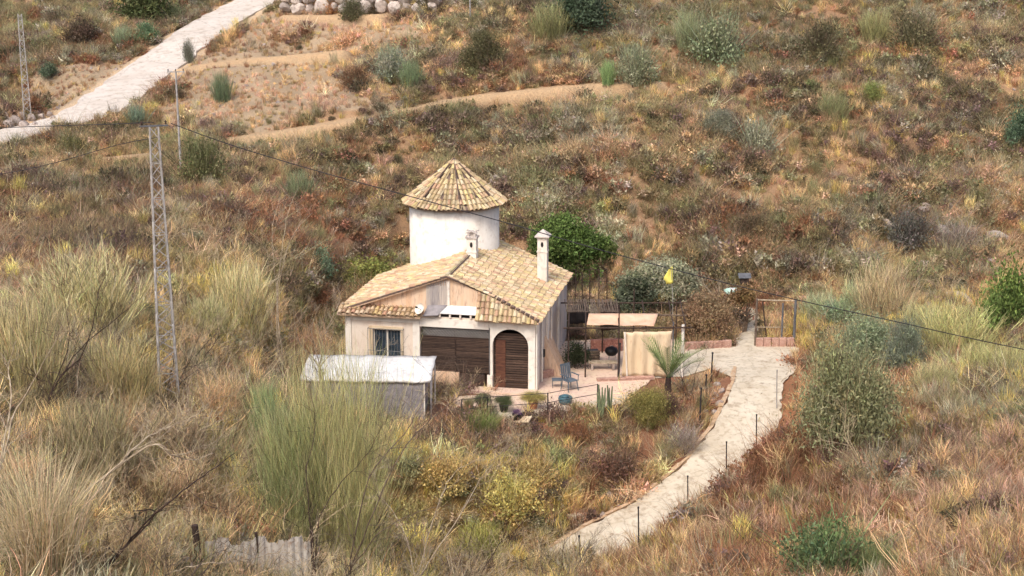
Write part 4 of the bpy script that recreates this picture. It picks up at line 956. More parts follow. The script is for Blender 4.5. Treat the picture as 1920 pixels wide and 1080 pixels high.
# gate frame
gt = empty('gate_frame', (0, 0, 0), 0, 'pole gate frame on a pink block base at the end of the yard', 'gate')
gA, gB = atZ(1416, 648, 0), atZ(1488, 648, 0)
for P, h, r, m in ((gA, 2.15, .06, 'bark'), (gB, 2.1, .07, 'grey'), (gB - Vector((.55, 0, 0)), 1.95, .05, 'grey')):
    p = MB(); p.tube(P, P + Vector((0, 0, h)), r, r * .8, 7); p.build('post', M[m], gt)
p = MB(); p.tube(gA + Vector((0, 0, 2.1)), gB + Vector((0, 0, 2.05)), .03); p.build('rail', M['bark_pale'], gt); p = MB(); p.tube(gA + Vector((0, 0, .85)), gB + Vector((-.4, 0, .85)), .02); p.build('rail', M['bark_pale'], gt)
p = MB(); p.tube(gA + Vector((.25, 0, 2.0)), gA + Vector((.5, .05, .3)), .03); p.build('brace', M['bark_dark'], gt)
p = MB(); dd_ = (gB - gA).length; k = 5
for i in range(k): p.box(gA + Vector(((i + .5) * dd_ / k, -.1, .19)), (dd_ / k - .02, .22, .38 + rr.uniform(-.04, .04)))
p.build('block_base', M['pink'], gt, bevel=.02)

# ------------------------------------------------------------------ yard things
def pole_fence():
    f = empty('garden_trellis', (0, 0, 0), 0, 'tall trellis of thin brown poles and wires behind the house corner', 'trellis')
    for u in (1064, 1078, 1092, 1106, 1122, 1138):
        P = atZ(u, 590, 0); p = MB(); p.tube(P, P + Vector((rr.uniform(-.04, .04), 0, 2.3 + rr.uniform(-.2, .1))), .028, .022, 5); p.build('pole', M['bark_dark'], f)
    for z in (.9, 1.6, 2.2):
        p = MB(); p.tube(atZ(1062, 590, 0) + Vector((0, 0, z)), atZ(1142, 590, 0) + Vector((0, 0, z + .03)), .012, n=4); p.build('wire', M['bark_dark'], f)
pole_fence()
# edge railing
rl = empty('edge_railing', (0, 0, 0), 0, 'thin iron railing along the lower edge of the yard', 'railing')
pts = [atZ(u, v, 0) for u, v in ((866, 797), (914, 792), (1027, 784), (1120, 767))]
for P in pts: p = MB(); p.tube(P - Vector((0, 0, .2)), P + Vector((0, 0, 1.02)), .024, n=6); p.build('post', M['iron'], rl)
for z in (.62, 1.0): p = MB(); p.path([P + Vector((0, 0, z)) for P in pts], .013); p.build('rail', M['iron'], rl)
# fence posts
def post(P, h, r, m, label, group, lean=0):
    p = MB(); p.tube((0, 0, -.15), (lean, 0, h), r, r * .85, 7); p.tube((lean * .96, 0, h - .05), (lean, 0, h + .015), r * 1.25, n=7)
    o = p.build('fence_post', M[m]); o.location = P; return setp(o, label, 'post', group)
gI = 'dark posts inside the driveway bend'
for (u, vb, vt, lab) in ((1333, 716, 658, 'dark iron post nearest the yard concrete'), (1322, 742, 700, 'short dark post just below the topmost inner post'), (1311, 806, 722, 'tall dark post above the kerb inside the bend'), (1160, 716, 640, 'thin post beside the hanging cloth')):
    P = G(u, vb); h = (vb - vt) / FPX * P.y * 1.03; post(P, h, .035, 'iron', lab, gI, .03)
gO = 'thin metal posts along the outer edge of the driveway'
for i, (u, vb, vt, lab) in enumerate(((1418, 852, 772, 'thin grey post farthest up the driveway'), (1362, 906, 822, 'thin grey post second down the driveway'), (1290, 962, 886, 'thin grey post at the middle of the driveway edge'), (1198, 1034, 942, 'greenish thin post low on the driveway edge'), (1088, 1078, 996, 'grey post at the foot of the driveway'), (1456, 770, 690, 'thin pale post near the yard on the outer driveway edge'))):
    P = G(u, vb); h = (vb - vt) / FPX * P.y * 1.04; post(P, h, .026, 'galv' if i == 5 else 'iron', lab, gO, -.05)
# kerb of the driveway
ks = []; 
kb = MB(); rr = random.Random(9); n = len(DI)
for i in range(2, n - 1):
    for k in range(4):
        a = DI[i].lerp(DI[i + 1], k / 4); b_ = DI[i].lerp(DI[i + 1], (k + .98) / 4); d = (b_ - a); nn_ = Vector((-d.y, d.x, 0)).normalized() * .10 * rr.uniform(.6, 1.5); h = rr.uniform(.05, .11)
        kb.slab([a + Vector((0, 0, h)), b_ + Vector((0, 0, h + rr.uniform(-.02, .02))), b_ + nn_ + Vector((0, 0, h)), a + nn_ + Vector((0, 0, h))], .4)
setp(kb.build('driveway_kerb', M['kerb'], bevel=.03), kind='structure')
# plastic chair
def chair(P, rz):
    c = empty('garden_chair', P, rz, 'grey-blue plastic garden chair on the pink paving', 'chair')
    q = MB(); q.box((0, 0, .42), (.5, .48, .035)); q.build('seat', M['chairgrey'], c, bevel=.012)
    q = MB()
    for i in range(5): q.box((-.2 + i * .1, .27, .72), (.075, .025, .56), Matrix.Rotation(R(-12), 4, 'X'))
    q.box((0, .33, 1.0), (.5, .03, .08)); q.build('backrest', M['chairgrey'], c, bevel=.008)
    for sx in (-1, 1):
        for sy in (-1, 1): q = MB(); q.tube((sx * .21, sy * .2, .41), (sx * .25, sy * .25, 0), .024, .02, 6); q.build('leg', M['chairgrey'], c)
        q = MB(); q.box((sx * .27, 0, .64), (.055, .5, .03)); q.tube((sx * .27, -.22, .64), (sx * .26, -.22, .4), .018); q.build('armrest', M['chairgrey'], c, bevel=.006)
chair(atZ(1068, 731, .01), R(35))
t = MB(); t.lathe([(0, 0), (.2, 0), (.27, .1), (.28, .24), (.26, .3), (.23, .3), (.22, .22), (0, .2)], 20); o = t.build('plastic_tub', M['teal'], smooth=True); o.location = atZ(1060, 757, .01); setp(o, 'round teal plastic tub on the path below the garden chair', 'tub')
t = MB(); t.lathe([(0, 0), (.14, 0), (.17, .05), (.14, .1), (.1, .11), (0, .12)], 14); o2 = t.build('lid', M['teal'], o); o2.location = (0, 0, .26)
# blue-grey box by the chair, grill table, planks
t = MB(); t.b2((-.2, -.15, .3), (.2, .15, .36)); tb = empty('small_table', atZ(1044, 726, .01), 0, 'small blue-topped side table left of the garden chair', 'table')
t.build('table_top', M['chairgrey'], tb)
for sx in (-1, 1):
    for sy in (-1, 1): t = MB(); t.tube((sx * .17, sy * .12, 0), (sx * .17, sy * .12, .3), .015); t.build('leg', M['grey'], tb)
bb = empty('barbecue', atZ(1146, 686, .02), 0, 'black kettle barbecue on a low table under the pergola', 'barbecue')
t = MB(); t.lathe([(0, .45), (.18, .48), (.27, .6), (.28, .68), (.24, .78), (.12, .84), (0, .85)], 18); t.build('kettle', M['black'], bb, True)
for k in range(3): a = k * 2.09; t = MB(); t.tube((math.cos(a) * .15, math.sin(a) * .15, .5), (math.cos(a) * .28, math.sin(a) * .28, 0), .014); t.build('leg', M['galv'], bb)
t = MB(); t.path([(-.06, 0, .85), (-.04, 0, .9), (.04, 0, .9), (.06, 0, .85)], .01); t.build('handle', M['galv'], bb)
pl = empty('low_bench', atZ(1132, 692, .02), 0, 'low weathered plank bench under the pergola', 'bench')
for k in range(3): t = MB(); t.b2((-.65, -.2 + k * .14, .3), (.55, -.08 + k * .14, .34)); t.build('plank', M['bark_pale'], pl)
for sx in (-.5, .4): t = MB(); t.b2((sx - .05, -.18, 0), (sx + .05, .18, .3)); t.build('leg', M['stone'], pl)
cr_ = empty('storage_crate', atZ(1110, 676, .02), R(12), 'grey wooden crate at the back left of the pergola', 'crate')
for k in range(4): t = MB(); t.b2((-.3, -.2, .04 + k * .12), (.3, -.175, .13 + k * .12)); t.build('slat', M['bark'], cr_)
t = MB(); t.b2((-.28, -.17, .02), (.28, .2, .46)); t.build('inner_box', M['iron'], cr_)
for k, (u, lab) in enumerate(((1082, 'dark backdrop net added for shade at the left back of the pergola'), (1140, 'brown backdrop cloth added for shade at the middle back of the pergola'))):  # dark sheets added as a backdrop to darken the inside of the pergola
    t = MB(); x0 = wx(u - 14, 64.4); x1 = wx(u + 22, 64.4); vs = []
    for j in range(7):
        for i in range(13): s_i = i / 12; vs.append(Vector((x0 + (x1 - x0) * s_i, 64.4 + .05 * math.sin(s_i * 19 + j * .5), 2.2 - j * (.14 + .05 * k) - .03 * math.sin(s_i * 6))))
    t.add(vs, [(j * 13 + i, j * 13 + i + 1, (j + 1) * 13 + i + 1, (j + 1) * 13 + i) for j in range(6) for i in range(12)]); o = t.build('dark_backdrop', M['iron' if k == 0 else 'bark_dark'], None, True); md = o.modifiers.new('t', 'SOLIDIFY'); md.thickness = .01; setp(o, lab, 'net')
# board, slabs
t = MB(); t.box((0, 0, 0), (.62, .38, .05), Matrix.Rotation(R(20), 4, 'X') @ Matrix.Rotation(R(-12), 4, 'Y')); o = t.build('white_board', M['canvas'], bevel=.01); o.location = G(981, 800) + Vector((0, 0, .28)); o.rotation_euler = (0, 0, R(-25)); setp(o, 'loose off-white board lying on the bank below the yard path', 'board')
t = MB(); t.box((0, 0, 0), (.6, .3, .22)); o = t.build('stone_block', M['concrete'], bevel=.02); o.location = G(1078, 975) + Vector((0, 0, .1)); o.rotation_euler = (0, 0, R(15)); setp(o, 'beige concrete block by the kerb near the foot of the driveway', 'block')
bx = empty('masonry_box', G(772, 1000) + Vector((0, 0, -.1)), R(8), 'small masonry box with a pink slab top among the yellow grass', 'box')
t = MB(); t.box((0, 0, .25), (.95, .6, .5)); t.build('wall', M['brick'], bx, bevel=.02); t = MB(); t.box((0, 0, .54), (1.05, .7, .08)); t.build('slab_top', M['paving'], bx, bevel=.02)
# white corrugated hut at the bottom left
Pb = G(378, 1085); hut = empty('sheet_fence', Pb + Vector((0, 0, -.05)), R(4), 'low fence of whitish corrugated sheet half hidden by grass in the foreground', 'fence')
t = MB(); nn = 60; vs = []
for i in range(nn + 1):
    x = .12 + i * 2.35 / nn; y = .025 * math.sin(i * 1.5) + .06 * math.sin(i * .23)
    vs += [Vector((x, y, 0)), Vector((x, y + .04, .92 + .09 * math.sin(int(i / 7) * 2.1) + .02 * math.sin(i * 2.9)))]
t.add(vs, [(2 * i, 2 * i + 2, 2 * i + 3, 2 * i + 1) for i in range(nn)]); o = t.build('front_sheet', M['sheet'], hut); md = o.modifiers.new('t', 'SOLIDIFY'); md.thickness = .01
t = MB(); t.tube((0, -.1, 0), (-.07, -.12, 1.4), .085, .075, 7); t.build('corner_post', M['bark_dark'], hut)
for x, y in ((2.5, .08), (1.25, .08)): t = MB(); t.tube((x, y, 0), (x, y, 1.1), .04, n=6); t.build('post', M['bark_dark'], hut)
# flag
fl = empty('flag', atZ(1266, 652, 0) + Vector((0, 1.2, 0)), 0, 'small yellow flag on a thin leaning pole by the pergola', 'flag')
t = MB(); t.path([(0, 0, 0), (-.03, 0, 1.8), (-.15, 0, 3.45)], .013); t.build('pole', M['galv'], fl)
t = MB(); vs = []
for j in range(8):
    for i in range(6):
        s, q_ = i / 5, j / 7; wd = .12 + .3 * min(1, q_ * 1.6) - (.1 if q_ > .85 else 0); vs.append(Vector((-.13 + .09 * q_ * .0 - s * wd + .04 + .06 * q_, .05 * math.sin(s * 5 + q_ * 3), 3.4 - q_ * .75 - .05 * s)))
t.add(vs, [(j * 6 + i, j * 6 + i + 1, (j + 1) * 6 + i + 1, (j + 1) * 6 + i) for j in range(7) for i in range(5)]); o = t.build('flag_cloth', M['yellow'], fl, True); md = o.modifiers.new('t', 'SOLIDIFY'); md.thickness = .006
# bird house on posts and old boat-like basin
bh = empty('bird_house', atZ(1393, 585, 0), 0, 'dark wooden bird house on posts behind the yard', 'bird house')
for sx in (-.12, .12): t = MB(); t.tube((sx, 0, 0), (sx, 0, 1.45), .03); t.build('post', M['bark_dark'], bh)
t = MB(); t.b2((-.2, -.17, 1.45), (.2, .17, 1.72)); t.build('nest_box', M['bark_dark'], bh)
t = MB(); t.slab([(-.3, -.27, 1.72), (.3, -.27, 1.72), (.3, 0, 1.9), (-.3, 0, 1.9)], -.03); t.slab([(.3, .27, 1.72), (-.3, .27, 1.72), (-.3, 0, 1.9), (.3, 0, 1.9)], -.03); t.build('roof', M['grey'], bh)
bt = empty('upturned_basin', atZ(1376, 590, 0), R(10), 'pale green and white basin on trestles beside the bird house', 'basin')
t = MB(); t.lathe([(.01, .95), (.3, .97), (.48, 1.08), (.52, 1.2), (.48, 1.2), (.3, 1.06), (.01, 1.04)], 20); t.build('basin', M['greenpaint'], bt, True)
for k in range(3): a = k * 2.09 + .5; t = MB(); t.tube((math.cos(a) * .2, math.sin(a) * .2, 1.0), (math.cos(a) * .4, math.sin(a) * .4, 0), .03); t.build('leg', M['bark'], bt)
t = MB(); t.box((.05, 0, 1.22), (.5, .4, .06), Matrix.Rotation(.2, 4, 'Y')); t.build('white_sheet', M['tarp'], bt)

# ------------------------------------------------------------------ power line
def lattice(name, P, H_, w0, w1, label, m='galv', r=.02, arms=True, bays=14):
    t = empty(name, P, R(18), label, 'pylon')
    cs = [(-1, -1), (1, -1), (1, 1), (-1, 1)]; cor = lambda k, z: Vector((cs[k % 4][0], cs[k % 4][1], 0)) * ((w0 + (w1 - w0) * z / H_) / 2) + Vector((0, 0, z))
    for k in range(4): q = MB(); q.tube(cor(k, -.4), cor(k, H_), r * 1.5, r * 1.3, 5); q.build('leg', M[m], t)
    for k in range(4):
        q = MB()
        for b in range(bays):
            z0, z1 = H_ * b / bays, H_ * (b + 1) / bays; s = b % 2
            q.tube(cor(k + s, z0), cor(k + 1 - s, z1), r * .9, n=4)
            if b % 3 == 0: q.tube(cor(k, z0), cor(k + 1, z0), r * .8, n=4)
        q.build('bracing', M[m], t)
    if arms:
        q = MB(); q.box((0, 0, H_ + .03), (.8, .05, .045)); q.build('crossarm', M['grey'], t)
        for x in (-.34, .34): q = MB(); q.lathe([(.02, 0), (.04, .03), (.02, .05), (.04, .08), (.02, .1), (.01, .12)], 8, (x, 0, H_ + .065)); q.build('insulator', M['bark_dark'], t)
    return t
PP = G(318, 758); gz = PP.z; top = atY(306, 238, PP.y)
lattice('electricity_pylon', (PP.x, PP.y, gz), top.z - gz, .56, .24, 'tall white lattice pylon rising from the scrub left of the house', r=.016, bays=24)
PQ = G(52, 222); lattice('electricity_pylon', PQ, 190 / FPX * PQ.y * 1.02, .45, .22, 'grey lattice pylon beside the concrete road at far left', arms=False, bays=16, r=.022)
# slim pole with tee crossarm
PR = G(340, 335); pq = empty('utility_pole', PR, R(10), 'slim pale utility pole with a small crossarm on the left slope', 'pole'); hR = 196 / FPX * PR.y * 1.03
t = MB(); t.tube((0, 0, -.2), (0, 0, hR), .07, .05, 8); t.build('shaft', M['galv'], pq); t = MB(); t.box((0, 0, hR), (.95, .06, .05)); t.tube((-.45, 0, hR), (0, 0, hR - .5), .018, n=5); t.tube((.45, 0, hR), (0, 0, hR - .5), .018, n=5); t.build('crossarm', M['galv'], pq)
for x in (-.4, 0, .4): t = MB(); t.tube((x, 0, hR + .02), (x, 0, hR + .16), .03, n=6); t.build('insulator', M['grey'], pq)
PT = G(882, 48); t = MB(); t.tube((0, 0, 0), (-.05, 0, 3.6), .05, .04, 6); t.box((-.05, 0, 3.6), (.5, .05, .05)); o = t.build('utility_pole', M['galv']); o.location = PT; setp(o, 'small pale pole cut by the top edge of the view', 'pole')
def wire(name, pts, r, label):
    P = []; n = len(pts)
    for i in range(n - 1):
        p0, p1, p2, p3 = pts[max(i - 1, 0)], pts[i], pts[i + 1], pts[min(i + 2, n - 1)]
        for k in range(8):
            t = k / 8; P.append(.5 * ((2 * p1) + (p2 - p0) * t + (2 * p0 - 5 * p1 + 4 * p2 - p3) * t * t + (3 * p1 - p0 - 3 * p2 + p3) * t ** 3))
    P.append(pts[-1]); m = MB(); m.path(P, r, 5); setp(m.build('power_cable', M['iron']), label, 'cable')
T0 = top + Vector((.25, -.12, .12))
wire('cable', [T0, *[atY(u, v, PP.y + .2 - (u - 306) * .0015) for u, v in ((440, 274), (600, 322), (750, 363), (940, 415), (1160, 478), (1420, 545), (1680, 603), (1920, 655), (2400, 745))]], .014, 'black power cable running right from the tall pylon across the tower')
T1 = top + Vector((-.3, .1, .12))
wire('cable', [T1, atY(200, 233, PP.y + 2), atY(100, 236, PP.y + 5), atY(0, 240, PP.y + 9), atY(-200, 250, PP.y + 15)], .013, 'black power cable running left from the tall pylon over the road')
Tq = PQ + Vector((0, 0, 2.6))
wire('cable', [atY(-200, 360, 56), atY(0, 327, 53), atY(100, 306, 51), atY(220, 272, 48), top + Vector((-.1, .1, -.3))], .012, 'thin slack cable below the left power cable')
# ------------------------------------------------------------------ single plants
def leafobj(name, data, parent=None, mname='leaf_o'):
    v, f, c = data; return link(name, np_mesh(name, v, f, M[mname], c), parent)
def tint(o, c, k=1.0):
    q = muted(lin(*c), .88, 1.42); o.color = (q[0], q[1], q[2], 1); return o
PROTO = {}
def get_proto(kind, var):
    key = (kind, var)
    if key in PROTO: return PROTO[key]
    sd = 500 + 17 * var + 131 * ['leafy', 'broom', 'twiggy', 'dome', 'grassy', 'dead'].index(kind)
    if kind == 'leafy': fo = crown(sd, 5200, [(0, 0, .48, .42, .42, .45), (.22, .1, .3, .3, .3, .3), (-.2, -.12, .35, .32, .3, .33)], leaf=.036, clumps=60, spread=.2)
    elif kind == 'dome': fo = join([crown(sd, 15000, [(0, 0, .35, .44, .42, .46), (.3, -.1, .22, .26, .26, .3), (-.3, .05, .3, .26, .28, .34), (.1, .1, .62, .26, .24, .3)], leaf=.014, clumps=80, spread=.2, elong=3.0, shell=.35), wiry(sd + 5, 900, .95, .42, .006, .35, .2, 4, 1, .8, .1, .3)])
    elif kind == 'broom': fo = join([broom(sd, 2400, 1.0, .34, .007, .55, 60, .1, .26), wiry(sd + 7, 1500, 1.0, .36, .006, .3, .16, 4, 1, .75, .12, .34)])
    elif kind == 'twiggy': fo = join([scrub(sd, 2600, .5, .9, .028, 40), wiry(sd + 1, 700, 1.0, .34, .006, .4, .3, 4, 1, .6, .12, .4)])
    elif kind == 'grassy': rg = np.random.RandomState(sd); v, f = blades(1500, rg, 1.0, .34, .011, .5, .5); fo = (v, f, per(1500, 5, rg, .4, 1.8))
    elif kind == 'dead': rg = np.random.RandomState(sd); fo = wiry(sd, 1300, 1.0, .38, .0065, .55, .42, 5, .8, .6, .15, .6)
    me = np_mesh(kind + '_foliage', *fo[:2], M['leaf_o'], fo[2])
    st = branchy(sd + 3, .62 if kind != 'dead' else .9, .55, 3, .02, 5); tmp = bpy.data.meshes.new('stems'); tmp.from_pydata(st.v, [], st.f); tmp.materials.append(M['bark_pale'] if kind == 'dead' else M['bark'])
    PROTO[key] = (me, tmp); return PROTO[key]
rv = random.Random(77)
def shrub(name, u, vb, wpx, hpx, kind, col, label, group=None, cat='shrub', sink=.05, lean=(0, 0), flip=1.0):
    P = G(u, vb); dep = P.y * cp - (P.z - CAM_Z) * sp; w_, h_ = wpx / FPX * dep, hpx / FPX * dep * 1.08
    var = rv.randrange(3); fo, st = get_proto(kind, var); base = 1.15
    r = empty(name, P - Vector((0, 0, sink)), rv.uniform(0, 6.28), label, cat, group)
    r.scale = (w_ / base, w_ / base, h_ / (1.0 if kind in ('broom', 'grassy', 'dead') else .95)); r.rotation_euler = (lean[0], lean[1], r.rotation_euler[2])
    a = link('foliage', fo, r); b_ = link('stems', st, r); tint(a, col); return r
g1 = 'shrubs on the far hillside'; g2 = 'shrubs in the valley at the right'; g3 = 'broom shrubs in the left foreground'; g4 = 'shrubs on the bank below the yard'
SH = [
 ('shrub', 270, 48, 105, 75, 'leafy', (78, 84, 48), 'dark green bush above the concrete road at the top left', g1),
 ('shrub', 232, 92, 48, 46, 'broom', (128, 138, 104), 'round pale green bush just left of the dark bush by the road', g1),
 ('shrub', 150, 82, 90, 62, 'twiggy', (84, 70, 54), 'brownish dark thicket left of the pale green bush by the road', g1),
 ('shrub', 330, 45, 60, 45, 'twiggy', (104, 112, 76), 'grey-green bush touching the upper road verge', g1),
 ('shrub', 276, 84, 46, 38, 'leafy', (86, 108, 74), 'small green bush between the road and the dark bush', g1),
 ('shrub', 92, 146, 38, 28, 'leafy', (84, 98, 74), 'small blue-green bush near the far lattice pylon', g1),
 ('shrub', 355, 118, 28, 54, 'twiggy', (104, 104, 88), 'slim grey shrub at the lower edge of the road', g1),
 ('shrub', 416, 192, 46, 60, 'broom', (102, 116, 84), 'lone green shrub on the bare tan slope', g1),
 ('shrub', 257, 236, 46, 44, 'broom', (112, 128, 104), 'blue-green tuft under the road left of the pylon top', g1),
 ('shrub', 132, 306, 74, 66, 'twiggy', (92, 88, 52), 'round dark olive bush below the road at the left', g1),
 ('shrub', 380, 345, 110, 108, 'twiggy', (96, 96, 60), 'large dark olive broom behind the slim utility pole', g1),
 ('shrub', 660, 38, 60, 50, 'twiggy', (86, 84, 58), 'dark bush growing against the stone retaining wall', g1),
 ('shrub', 1090, 66, 118, 86, 'leafy', (66, 78, 56), 'dark green rounded bush at the top middle edge', g1),
 ('shrub', 1030, 80, 90, 80, 'broom', (134, 132, 86), 'olive-yellow bush left of the dark bush at the top', g1),
 ('shrub', 732, 150, 84, 80, 'twiggy', (128, 132, 106), 'grey-green shrub at the right end of the bare slope', g1),
 ('shrub', 770, 170, 52, 60, 'broom', (116, 130, 92), 'light green shrub right of the grey-green one', g1),
 ('shrub', 664, 165, 70, 52, 'twiggy', (104, 78, 56), 'brown shrub on the edge of the bare slope', g1),
 ('shrub', 905, 135, 84, 78, 'dome', (92, 88, 58), 'dark olive shrub above the ochre path', g1),
 ('shrub', 1140, 160, 36, 50, 'broom', (126, 148, 92), 'small bright green shrub on the ochre path', g1),
 ('shrub', 1190, 158, 100, 90, 'twiggy', (124, 126, 96), 'large grey-green shrub above the right end of the ochre path', g1),
 ('shrub', 1345, 118, 125, 112, 'twiggy', (116, 122, 90), 'tall green broom mass at the top right of the centre', g1),
 ('shrub', 1290, 96, 66, 80, 'broom', (132, 136, 98), 'pale broom just left of the tall green broom mass', g1),
 ('shrub', 1535, 110, 118, 88, 'twiggy', (96, 88, 62), 'dark olive shrub at the upper right', g1),
 ('shrub', 1715, 96, 112, 92, 'twiggy', (98, 92, 64), 'rounded olive shrub right of the dark olive one', g1),
 ('shrub', 1640, 88, 80, 76, 'broom', (142, 138, 90), 'yellowish shrub between the two olive shrubs at the upper right', g1),
 ('shrub', 1420, 300, 96, 96, 'twiggy', (134, 134, 108), 'pale grey-green shrub in the middle of the right slope', g1),
 ('shrub', 1346, 262, 70, 56, 'dome', (118, 118, 96), 'low greyish shrub left of the pale shrub on the right slope', g1),
 ('shrub', 1560, 225, 70, 54, 'broom', (126, 126, 84), 'wiry yellow-green shrub on the right slope', g1),
 ('shrub', 1636, 196, 36, 40, 'leafy', (122, 126, 66), 'small vivid green shrub high on the right slope', g1),
 ('shrub', 1908, 282, 50, 74, 'leafy', (78, 98, 72), 'green shrub cut by the right edge halfway up the slope', g1),
 ('shrub', 1808, 346, 58, 46, 'dead', (150, 140, 126), 'grey dead bush among the rocks of the right slope', g1),
 ('shrub', 1405, 452, 84, 66, 'twiggy', (96, 80, 58), 'dark brown shrub above the bird house', g1),
 ('shrub', 1700, 470, 110, 90, 'twiggy', (92, 88, 78), 'dark grey shrub in the rocky gully', g1),
 ('shrub', 1792, 486, 110, 90, 'dead', (130, 118, 104), 'grey-brown thicket right of the rocky gully', g1),
 ('shrub', 850, 228, 44, 42, 'broom', (118, 116, 76), 'small olive shrub below the left part of the ochre path', g1),
 ('shrub', 560, 380, 60, 66, 'broom', (122, 128, 92), 'grey-green shrub on the slope left of the tower roof', g1),
 ('shrub', 690, 545, 120, 56, 'leafy', (114, 112, 50), 'yellow-olive bush behind the left corner of the house', g1),
 ('shrub', 600, 520, 50, 54, 'leafy', (96, 116, 88), 'blue-green bush on the slope left of the tower', g1),
 ('shrub', 1885, 636, 92, 130, 'leafy', (96, 116, 52), 'bright green bush at the right edge', g2),
 ('shrub', 1582, 856, 176, 222, 'dome', (128, 126, 88), 'large rounded olive-green bush right of the driveway', g2),
 ('shrub', 1690, 702, 78, 108, 'dome', (112, 118, 98), 'blue-grey bush behind the large olive-green bush', g2),
 ('shrub', 1532, 604, 76, 60, 'broom', (150, 154, 114), 'pale green broom just right of the pole gate', g2),
 ('shrub', 1608, 588, 80, 66, 'broom', (152, 154, 112), 'pale green broom left of the tall tan reed clump', g2),
 ('shrub', 1720, 640, 90, 80, 'broom', (156, 152, 104), 'straw-green broom between the two reed clumps', g2),
 ('shrub', 1840, 716, 120, 80, 'broom', (162, 158, 100), 'pale yellow-green broom below the wide reed clump', g2),
 ('shrub', 1752, 742, 100, 70, 'broom', (158, 150, 104), 'straw-green broom on the slope right of the large olive-green bush', g2),
 ('shrub', 1575, 616, 96, 72, 'twiggy', (128, 140, 104), 'grey-green bush above the large olive-green bush', g2),
 ('shrub', 1620, 700, 110, 110, 'dome', (122, 132, 98), 'greyish bush joined to the top of the large olive-green bush', g2),
 ('shrub', 1655, 612, 130, 128, 'broom', (168, 150, 112), 'tall tan reed clump with green at its base', g2),
 ('shrub', 1790, 672, 170, 110, 'broom', (164, 158, 100), 'wide yellow-green reed clump left of the bright green bush', g2),
 ('shrub', 1900, 722, 110, 84, 'broom', (154, 148, 96), 'yellow-green tuft under the bright green bush', g2),
 ('shrub', 1556, 1100, 200, 170, 'twiggy', (92, 108, 66), 'deep green broom at the lower right edge', g2),
 ('shrub', 1640, 1090, 90, 90, 'broom', (112, 120, 76), 'smaller broom beside the deep green broom', g2),
 ('shrub', 1215, 796, 84, 70, 'dome', (126, 118, 60), 'yellow-olive bush on the bank left of the palm', g4),
 ('shrub', 1282, 850, 80, 70, 'dead', (136, 124, 112), 'grey twiggy bush on the bank inside the bend', g4),
 ('shrub', 1160, 905, 110, 90, 'twiggy', (110, 84, 66), 'brown bush in the middle of the bank', g4),
 ('shrub', 1080, 835, 80, 60, 'twiggy', (128, 88, 58), 'reddish-brown bush below the iron railing', g4),
 ('shrub', 1250, 780, 60, 56, 'twiggy', (104, 78, 68), 'purplish bush at the foot of the palm', g4),
 ('shrub', 903, 822, 56, 50, 'grassy', (112, 122, 60), 'green spiky tuft below the yard corner', g4),
 ('shrub', 1080, 692, 46, 52, 'leafy', (52, 60, 40), 'dark green bush at the left end of the pergola', None),
 ('shrub', 838, 915, 120, 84, 'twiggy', (170, 146, 86), 'straw-yellow twiggy bush below the shed', g4),
 ('shrub', 950, 965, 140, 96, 'twiggy', (172, 158, 86), 'yellow-green twiggy bush above the foot of the driveway', g4),
 ('shrub', 1000, 910, 100, 70, 'twiggy', (164, 140, 84), 'ochre bush between the reddish-brown bush and the yellow-green one', g4),
 ('shrub', 770, 1000, 110, 90, 'twiggy', (156, 142, 88), 'dull yellow bush beside the pink-topped masonry box', g4),
 ('shrub', 900, 1060, 120, 90, 'broom', (150, 146, 70), 'yellow-green broom at the bottom middle edge', g4),
 ('shrub', 500, 850, 80, 150, 'broom', (124, 140, 92), 'narrow fresh green broom left of the big broom', g3),
 ('shrub', 165, 640, 230, 180, 'broom', (168, 158, 112), 'wide grey-green broom at the middle left', g3),
 ('shrub', 60, 760, 190, 220, 'broom', (160, 148, 104), 'olive broom at the left edge', g3),
 ('shrub', 225, 770, 170, 150, 'broom', (160, 146, 100), 'olive-brown broom in front of the tall pylon', g3),
 ('shrub', 450, 640, 150, 160, 'broom', (172, 160, 112), 'pale wiry broom on the slope right of the tall pylon', g3),
 ('shrub', 410, 800, 120, 120, 'dead', (176, 146, 104), 'dry tan twiggy bush left of the shed', g3),
 ('shrub', 590, 705, 90, 120, 'dead', (168, 132, 96), 'bare tan bush at the left end of the shed', g3),
 ('shrub', 40, 960, 150, 150, 'dead', (184, 152, 112), 'pale dry grass clump at the lower left edge', g3),
 ('shrub', 85, 1120, 150, 250, 'grassy', (176, 160, 124), 'tall straw grass at the bottom left corner', g3),
 ('shrub', 330, 960, 170, 130, 'dead', (166, 142, 106), 'tangled tan bush in the lower left', g3),
 ('shrub', 330, 880, 180, 150, 'dead', (142, 124, 96), 'brown-grey twiggy bush behind the long slanting pale limb', g3),
 ('shrub', 180, 900, 190, 170, 'broom', (140, 128, 92), 'dull olive broom right of the pale dry clump', g3),
 ('shrub', 330, 1050, 120, 110, 'dead', (166, 150, 106), 'straw-green broom in front of the corrugated fence', g3),
 ('shrub', 545, 1060, 110, 110, 'broom', (150, 144, 98), 'straw-green broom at the right end of the corrugated fence', g3),
 ('shrub', 392, 640, 110, 90, 'broom', (162, 156, 108), 'feathery green broom beside the foot of the tall pylon', g3),
 ('shrub', 250, 1110, 180, 160, 'dead', (158, 134, 98), 'tan tangle at the bottom edge left of the corrugated fence', g3),
]
for a in SH: shrub(*a)
